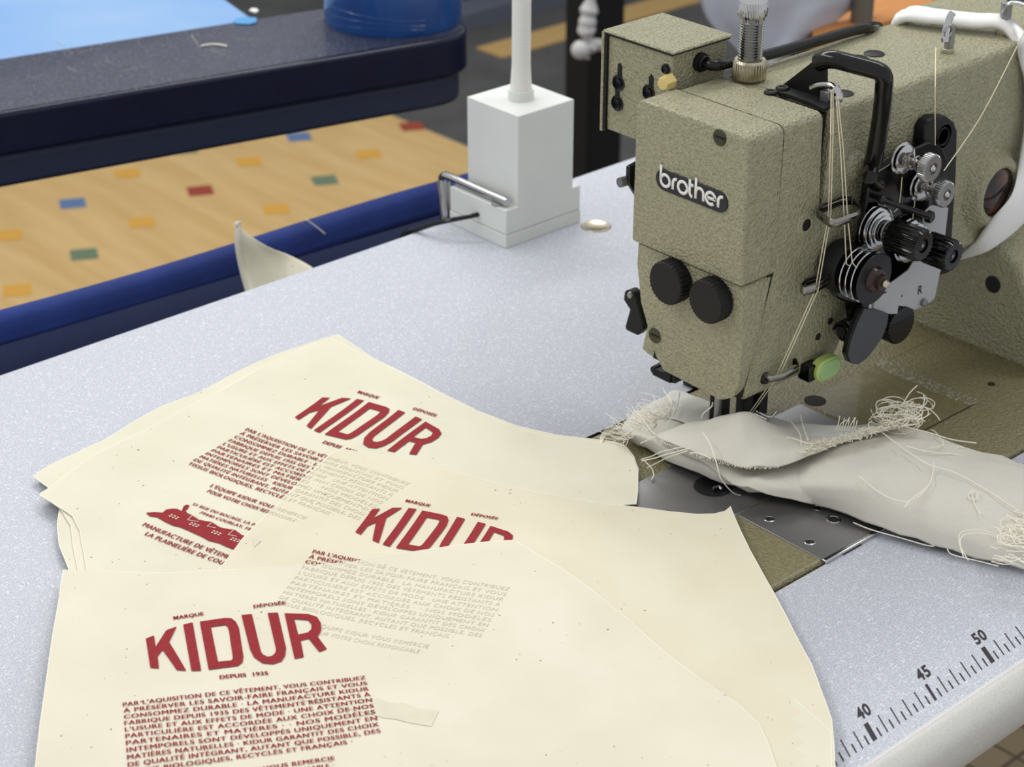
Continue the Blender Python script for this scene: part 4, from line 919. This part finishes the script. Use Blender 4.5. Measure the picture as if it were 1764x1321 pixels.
th.build('needle_thread', M_WTHREAD, sm)
mb = MB(); line([HX(1228, 690, 55.3), HX(1226, 700, 55.1), HX(1212, 712, 55.0), HX(1209, 720, 55)], 4, .05, mb); mb.build('trimmed_thread_end', M_THREAD, sm)

# white strap knotted round the arm
sp = thing('white_strap', 'white fabric strap wrapped around the sewing machine arm', 'strap', (82, 27, 97))
def band(pts, wv, th_, name):
    P = cat_rom([p for p, _ in pts], 5); Wv = cat_rom([q for _, q in pts], 5); mb = MB(); n = 14; vs = []; fs = []
    for i, (p, q) in enumerate(zip(P, Wv)):
        t = (P[min(i+1, len(P)-1)]-P[max(i-1, 0)]).normalized(); u = q; k = t.cross(u).normalized()*th_
        for j in range(n): a = 2*math.pi*j/n; vs.append(p+u*math.cos(a)+k*math.sin(a)*(1+.25*math.sin(j*3+i*.3)))
    for i in range(len(P)-1):
        for j in range(n): fs.append((i*n+j, i*n+(j+1) % n, (i+1)*n+(j+1) % n, (i+1)*n+j))
    fs += [tuple(range(n))[::-1], tuple(range((len(P)-1)*n, len(P)*n))]
    mb.add(vs, fs); return mb.build(name, M_STRAP, sp, smooth=80)
V3 = Vector
band([(V3((79.5, 32.6, 94)), V3((.9, 0, .1))), (HZ(1560, 33, 97.7)+V3((0, .3, 0)), V3((.8, 0, .2))), (HZ(1610, 29, 98.1), V3((.9, .2, .1))), (HZ(1680, 36, 98.1), V3((.85, .3, .1))), (HZ(1738, 45, 98.0), V3((.8, .2, 0))), (HY(1775, 110, 22.6), V3((.7, 0, .3))), (HY(1782, 200, 22.3), V3((.9, 0, .1))), (HY(1776, 290, 21.9), V3((1.5, 0, -.3))), (HY(1758, 352, 21.5), V3((1.25, 0, -1.0))), (HY(1722, 393, 21.9), V3((.85, 0, -1.05))), (HY(1688, 423, 22.8), V3((.4, 0, -.6))), (HY(1660, 440, 24.6), V3((.12, 0, -.2)))], None, .42, 'strap_band')
band([(HZ(1745, 44, 98.1), V3((.5, .3, 0))), (HZ(1760, 66, 98.0), V3((.6, .3, 0))), (HY(1768, 100, 22.7), V3((.6, 0, .2))), (HY(1790, 180, 22.4), V3((.6, 0, 0)))], None, .3, 'strap_tail')

# ------------------------------------------------------------------ grey canvas scrap under the needle
sc = thing('canvas_scrap', 'folded pale grey canvas offcut with frayed edges lying across the needle plate', 'cloth', (58, 22, 75.2))
def loft(rows, name, m_, ks=4, kr=5, solid=.06, wob=.03):
    W_ = [[HZ(*p) for p in r] for r in rows]
    R1 = [cat_rom(r, ks) for r in W_]; R2 = list(map(list, zip(*[cat_rom(c, kr) for c in zip(*R1)])))
    for r in R2:
        for p in r:
            p.z += (.55*(.35-abs(mnoise.noise(Vector((p.x*.2+p.y*.28, p.y*.42, 3)))))+.12*mnoise.noise(Vector((p.x*1.1+p.y*.5, p.y*1.0, 7))))*(1 if name == 'lower_fold' else .5)
            p.z += wob*math.sin(p.x*2.1+p.y*1.3)+wob*.7*math.sin(p.x*1.1-p.y*2.9)
    return MB().grid(R2).build(name, m_, sc, solid=solid, smooth=80)
bz = 75.35
loft([
 [(1072, 750, bz), (1130, 786, bz), (1203, 819, bz+.05), (1290, 845, bz+.1), (1400, 868, bz+.1), (1520, 913, bz+.1), (1640, 950, bz), (1800, 992, bz)],
 [(1070, 745, bz+.5), (1136, 777, bz+.6), (1212, 807, bz+.7), (1305, 832, bz+.9), (1410, 853, bz+1.0), (1530, 885, bz+1.1), (1650, 920, bz+1), (1805, 962, bz+.9)],
 [(1072, 738, bz+.8), (1150, 768, bz+1.1), (1230, 792, bz+1.0), (1330, 818, bz+1.2), (1430, 832, bz+1.9), (1545, 850, bz+2.0), (1665, 880, bz+1.8), (1810, 925, bz+1.4)],
 [(1078, 728, bz+.7), (1165, 752, bz+.9), (1250, 770, bz+.5), (1350, 790, bz+1.0), (1440, 800, bz+2.2), (1555, 812, bz+2.4), (1680, 842, bz+2.0), (1812, 885, bz+1.5)],
 [(1092, 712, bz+.5), (1175, 735, bz+.6), (1265, 752, bz+.3), (1360, 768, bz+.8), (1450, 772, bz+1.9), (1560, 775, bz+2.0), (1690, 808, bz+1.7), (1812, 850, bz+1.2)],
 [(1108, 700, bz+.2), (1185, 716, bz+.3), (1275, 735, bz+.2), (1370, 748, bz+.4), (1460, 745, bz+1.2), (1560, 744, bz+1.2), (1690, 786, bz+.9), (1812, 826, bz+.6)],
 [(1112, 699, bz-.1), (1190, 712, bz), (1280, 728, bz), (1375, 740, bz), (1462, 738, bz+.5), (1562, 738, bz+.4), (1692, 780, bz+.2), (1812, 818, bz)]], 'lower_fold', M_SCRAP)
# flap lying over the front, raised edge
loft([
 [(1129, 751, bz+1.6), (1165, 769, bz+1.9), (1215, 786, bz+2.2), (1268, 800, bz+2.4), (1305, 804, bz+2.5), (1345, 802, bz+2.5), (1392, 788, bz+2.4), (1440, 768, bz+2.3), (1500, 748, bz+2.2), (1545, 736, bz+2.0)],
 [(1150, 741, bz+1.9), (1185, 752, bz+2.4), (1228, 764, bz+2.8), (1272, 775, bz+3.0), (1308, 780, bz+3.0), (1345, 780, bz+2.9), (1390, 772, bz+2.7), (1435, 758, bz+2.4), (1495, 742, bz+2.2), (1545, 732, bz+1.9)],
 [(1172, 734, bz+2.0), (1205, 738, bz+2.7), (1240, 742, bz+3.2), (1275, 746, bz+3.6), (1305, 750, bz+3.4), (1340, 755, bz+2.9), (1382, 756, bz+2.2), (1430, 748, bz+1.9), (1490, 738, bz+1.8), (1540, 730, bz+1.6)],
 [(1190, 729, bz+1.7), (1218, 725, bz+2.6), (1245, 720, bz+3.3), (1272, 714, bz+3.9), (1295, 717, bz+3.7), (1328, 733, bz+2.7), (1375, 742, bz+1.4), (1430, 741, bz+1.2), (1488, 736, bz+1.3), (1538, 729, bz+1.2)],
 [(1195, 728, bz+1.2), (1222, 723, bz+2.1), (1248, 717, bz+3.0), (1272, 711, bz+3.5), (1294, 713, bz+3.3), (1326, 728, bz+2.2), (1374, 738, bz+.9), (1430, 739, bz+.8), (1486, 734, bz+.9), (1536, 728, bz+.9)]], 'upper_flap', M_SCRAP, kr=5)
# middle fold under the flap
loft([
 [(1140, 768, bz+1.0), (1180, 786, bz+1.05), (1225, 806, bz+1.1), (1262, 832, bz+1.2), (1320, 850, bz+1.2), (1400, 868, bz+.3)],
 [(1142, 763, bz+1.4), (1190, 780, bz+1.5), (1240, 798, bz+1.5), (1290, 822, bz+1.7), (1345, 836, bz+1.6), (1420, 852, bz+.6)],
 [(1146, 758, bz+1.4), (1198, 774, bz+1.6), (1250, 786, bz+1.4), (1305, 806, bz+1.5), (1365, 815, bz+1.6), (1440, 830, bz+1.0)],
 [(1150, 752, bz+1.1), (1205, 765, bz+1.2), (1260, 774, bz+1.1), (1320, 788, bz+1.2), (1380, 796, bz+1.2), (1460, 806, bz+1.2)]], 'middle_fold', M_SCRAP)
# thin sheer tail behind
loft([
 [(1108, 706, bz+.5), (1150, 722, bz+.7), (1195, 732, bz+.9), (1240, 742, bz+.9)],
 [(1120, 694, bz+.5), (1160, 702, bz+.8), (1205, 712, bz+1.0), (1245, 724, bz+1.0)],
 [(1145, 683, bz+.3), (1176, 688, bz+.5), (1212, 700, bz+.7), (1245, 712, bz+.6)],
 [(1166, 672, bz), (1190, 680, bz+.2), (1220, 692, bz+.3), (1250, 704, bz+.2)]], 'thin_tail', M_SHEER)
loft([
 [(1315, 742, bz+1.3), (1360, 758, bz+1.5), (1410, 768, bz+1.6), (1450, 758, bz+1.9)],
 [(1318, 730, bz+1.5), (1365, 741, bz+1.8), (1420, 748, bz+2.1), (1470, 744, bz+2.1)],
 [(1320, 718, bz+1.0), (1370, 725, bz+1.4), (1425, 733, bz+1.6), (1490, 735, bz+1.4)]], 'thin_rear_flap', M_SHEER)

# loose fibres
def strand(mb, pts, r=.03, k=5): mb.tube(cat_rom([HZ(*p) for p in pts], k), r, 5)
mb = MB(); z = bz
for s_ in ([(1210, 745, z+3.5), (1222, 762, z+3.4), (1235, 800, z+2.6), (1242, 825, z+1.6), (1262, 848, z+.4), (1276, 853, z-.1)],
  [(1190, 772, z+2.2), (1150, 782, z+1.8), (1128, 789, z+1.3), (1105, 794, z+.6)],
  [(1185, 776, z+2.2), (1150, 788, z+1.5), (1130, 798, z+.8), (1114, 806, z+.3)],
  [(1175, 770, z+2.2), (1140, 778, z+1.5), (1122, 786, z+.9), (1104, 791, z+.4)],
  [(1106, 790, z+.2), (1122, 806, z+.2), (1126, 818, z+.1), (1122, 826, z)],
  [(1225, 790, z+2.6), (1205, 781, z+2.5), (1188, 780, z+2.4)],
  [(1130, 752, z+1.7), (1118, 757, z+1.2), (1103, 764, z+.9)], [(1129, 748, z+1.7), (1122, 742, z+1.3), (1106, 720, z+1), (1092, 706, z+.8)],
  [(1148, 735, z+1.2), (1166, 700, z+1.4), (1171, 675, z+1.6)], [(1140, 720, z+1), (1158, 698, z+1.2), (1150, 680, z+1)],
  [(1300, 712, z+3.6), (1320, 722, z+3)],
  [(1352, 716, z+2.2), (1366, 730, z+2.5), (1378, 748, z+2.6), (1380, 768, z+2.9)], [(1379, 715, z+2.4), (1384, 735, z+2.5), (1392, 758, z+2.8)],
  [(1352, 752, z+2.6), (1372, 757, z+2.8), (1395, 764, z+2.8), (1420, 760, z+2.7)],
  [(1520, 745, z+2.6), (1560, 775, z+2.8), (1600, 800, z+2.7), (1640, 812, z+2.5), (1680, 832, z+2.3), (1740, 870, z+2), (1764, 886, z+1.8)],
  [(1480, 820, z+2.6), (1510, 845, z+2.6), (1545, 862, z+2.4), (1575, 860, z+2.4), (1602, 832, z+2.6), (1609, 795, z+2.6)],
  [(1600, 836, z+2.6), (1570, 860, z+2.5), (1558, 874, z+2.4)],
  [(1672, 846, z+2.2), (1668, 856, z+2.2), (1680, 860, z+2.2), (1684, 850, z+2.3), (1674, 845, z+2.3), (1678, 866, z+2.1), (1690, 885, z+2)],
  [(1660, 960, z+.9), (1652, 930, z+1.2), (1660, 915, z+1.5), (1700, 915, z+1.6), (1764, 945, z+1.4)],
  [(1668, 965, z+.7), (1654, 938, z+1.2), (1664, 920, z+1.5), (1710, 922, z+1.6), (1770, 955, z+1.3)],
  [(1470, 900, z+.5), (1500, 912, z+.1), (1550, 926, z), (1600, 940, z), (1614, 938, z+.1)], [(1632, 945, z+.1), (1640, 955, z), (1680, 965, z), (1720, 975, z)],
  [(1560, 768, z+2.5), (1600, 778, z+2.3), (1640, 782, z+1.6), (1668, 785, z+1.0)], [(1600, 772, z+2.2), (1625, 765, z+1.8), (1612, 745, z+1.4), (1604, 740, z+1)],
  [(1645, 793, z+.6), (1647, 775, z+1.2), (1652, 768, z+1.4), (1662, 772, z+1.2)]):
    mf = MB(); strand(mf, s_, .036); mf.build('loose_fibre', M_THREAD, sc)
# fringe along the flap edge
mb = MB()
for i in range(90):
    t = i/89; e_ = cat_rom([V3((1129, 751, 1.6)), V3((1165, 769, 1.9)), V3((1215, 786, 2.2)), V3((1268, 800, 2.4)), V3((1305, 804, 2.5)), V3((1345, 802, 2.5))], 18)[int(t*88)]
    a_ = random.uniform(-3, 0); b2 = random.uniform(1.5, 5)
    strand(mb, [(e_.x, e_.y, bz+e_.z), (e_.x+a_, e_.y+b2, bz+e_.z-.15)], .022, 1)
mb.build('fringe', M_THREAD, sc)
mb = MB()
for i in range(85):   # frayed left tip
    x0 = random.uniform(1075, 1165); y0 = 752-(x0-1075)*.62+random.uniform(-6, 14)
    a_ = random.uniform(2.4, 4.4); L_ = random.uniform(12, 62)
    x1 = x0+math.cos(a_)*L_; y1 = y0+math.sin(a_)*L_*.7; b2 = random.uniform(-12, 12)
    strand(mb, [(x0, y0, bz+.8), ((x0+x1)/2+b2*.5, (y0+y1)/2+b2, bz+.9), (x1, y1, bz+random.uniform(-.1, .5))], .019, 4)
for k in range(4):
    strand(mb, [(1075+k*3, 735+k*4, bz+.6), (1055, 742-k*3, bz+.5), (1040-k*2, 755, bz+.3), (1036+k*4, 775+k*4, bz+.2)], .026)
o = mb.build('frayed_tip', M_THREAD, sc); o['kind'] = 'stuff'
mb = MB()
for i in range(150):  # fringe ridge from flap end to the tangle
    t = random.random(); x0 = 1385+t*160; y0 = 782-t*50+random.uniform(-6, 3)
    a_ = random.uniform(0, 6.28); L_ = random.uniform(5, 22)
    strand(mb, [(x0, y0, bz+2.6), (x0+math.cos(a_)*L_*.5, y0+math.sin(a_)*L_*.4-3, bz+2.9+random.uniform(-.1, .3)), (x0+math.cos(a_+.5)*L_, y0+math.sin(a_+.5)*L_*.45-random.uniform(0, 6), bz+2.7)], .026, 3)
for i in range(8):
    x0 = 1440+i*4.5; strand(mb, [(x0, 742, bz+2.4), (x0+4, 730, bz+2.9), (x0+random.uniform(4, 14), 716+random.uniform(0, 8), bz+3.1)], .028, 4)
o = mb.build('frayed_ridge', M_THREAD, sc); o['kind'] = 'stuff'
mb = MB()
for i in range(46):  # tangle of threads
    cx, cy = 1552+random.gauss(0, 16), 715+random.gauss(0, 9); rx = random.uniform(10, 36); ry = random.uniform(6, 17); ph = random.uniform(0, 6.28); sp_ = random.uniform(2.2, 6)
    p_ = [(cx+rx*math.cos(ph+sp_*j/7), cy+ry*math.sin(ph+sp_*j/7)+(j-3)*.5, bz+2.2+.7*math.sin(ph*2+j*.8)) for j in range(8)]
    strand(mb, p_, .032, 4)
for s_ in ([(1536, 702, z+2.4), (1512, 704, z+2.6), (1511, 692, z+2.8), (1528, 688, z+2.8), (1548, 694, z+2.6)], [(1553, 700, z+2.4), (1566, 678, z+2.8), (1580, 664, z+3)], [(1585, 708, z+2.2), (1592, 692, z+2.5), (1591, 680, z+2.7)], [(1570, 700, z+2.6), (1596, 702, z+2.4), (1612, 714, z+2), (1619, 724, z+1.8)], [(1560, 735, z+2.2), (1600, 745, z+1.9), (1640, 757, z+1.5), (1682, 763, z+1)], [(1500, 705, z+2), (1504, 714, z+2.2), (1512, 722, z+2.2)]):
    strand(mb, s_, .036)
o = mb.build('thread_tangle', M_THREAD, sc); o['kind'] = 'stuff'
mb = MB()
for i in range(60):  # frayed right end
    x0 = 1705+random.uniform(0, 60); y0 = 878+random.uniform(0, 90); a_ = random.uniform(-.2, .9); L_ = random.uniform(15, 50)
    strand(mb, [(x0, y0, bz+1.9), (x0+L_*.5, y0+L_*.3*a_, bz+2.1), (x0+L_, y0+L_*.5*a_+random.uniform(-6, 6), bz+1.7)], .032, 3)
for i in range(14):
    cx, cy = 1745+random.gauss(0, 9), 918+random.gauss(0, 8); r = random.uniform(5, 14); strand(mb, [(cx+r*math.cos(j), cy+r*.8*math.sin(j), bz+2.0+.05*j) for j in range(7)], .032, 4)
for i in range(40):
    x0 = 1700+random.uniform(0, 50); y0 = 808+random.uniform(-6, 26); L_ = random.uniform(20, 60)
    strand(mb, [(x0, y0, bz+.8), (x0+L_*.5, y0+L_*.2, bz+.6), (x0+L_, y0+L_*.45+random.uniform(-8, 8), bz)], .024, 3)
o = mb.build('frayed_end', M_THREAD, sc); o['kind'] = 'stuff'
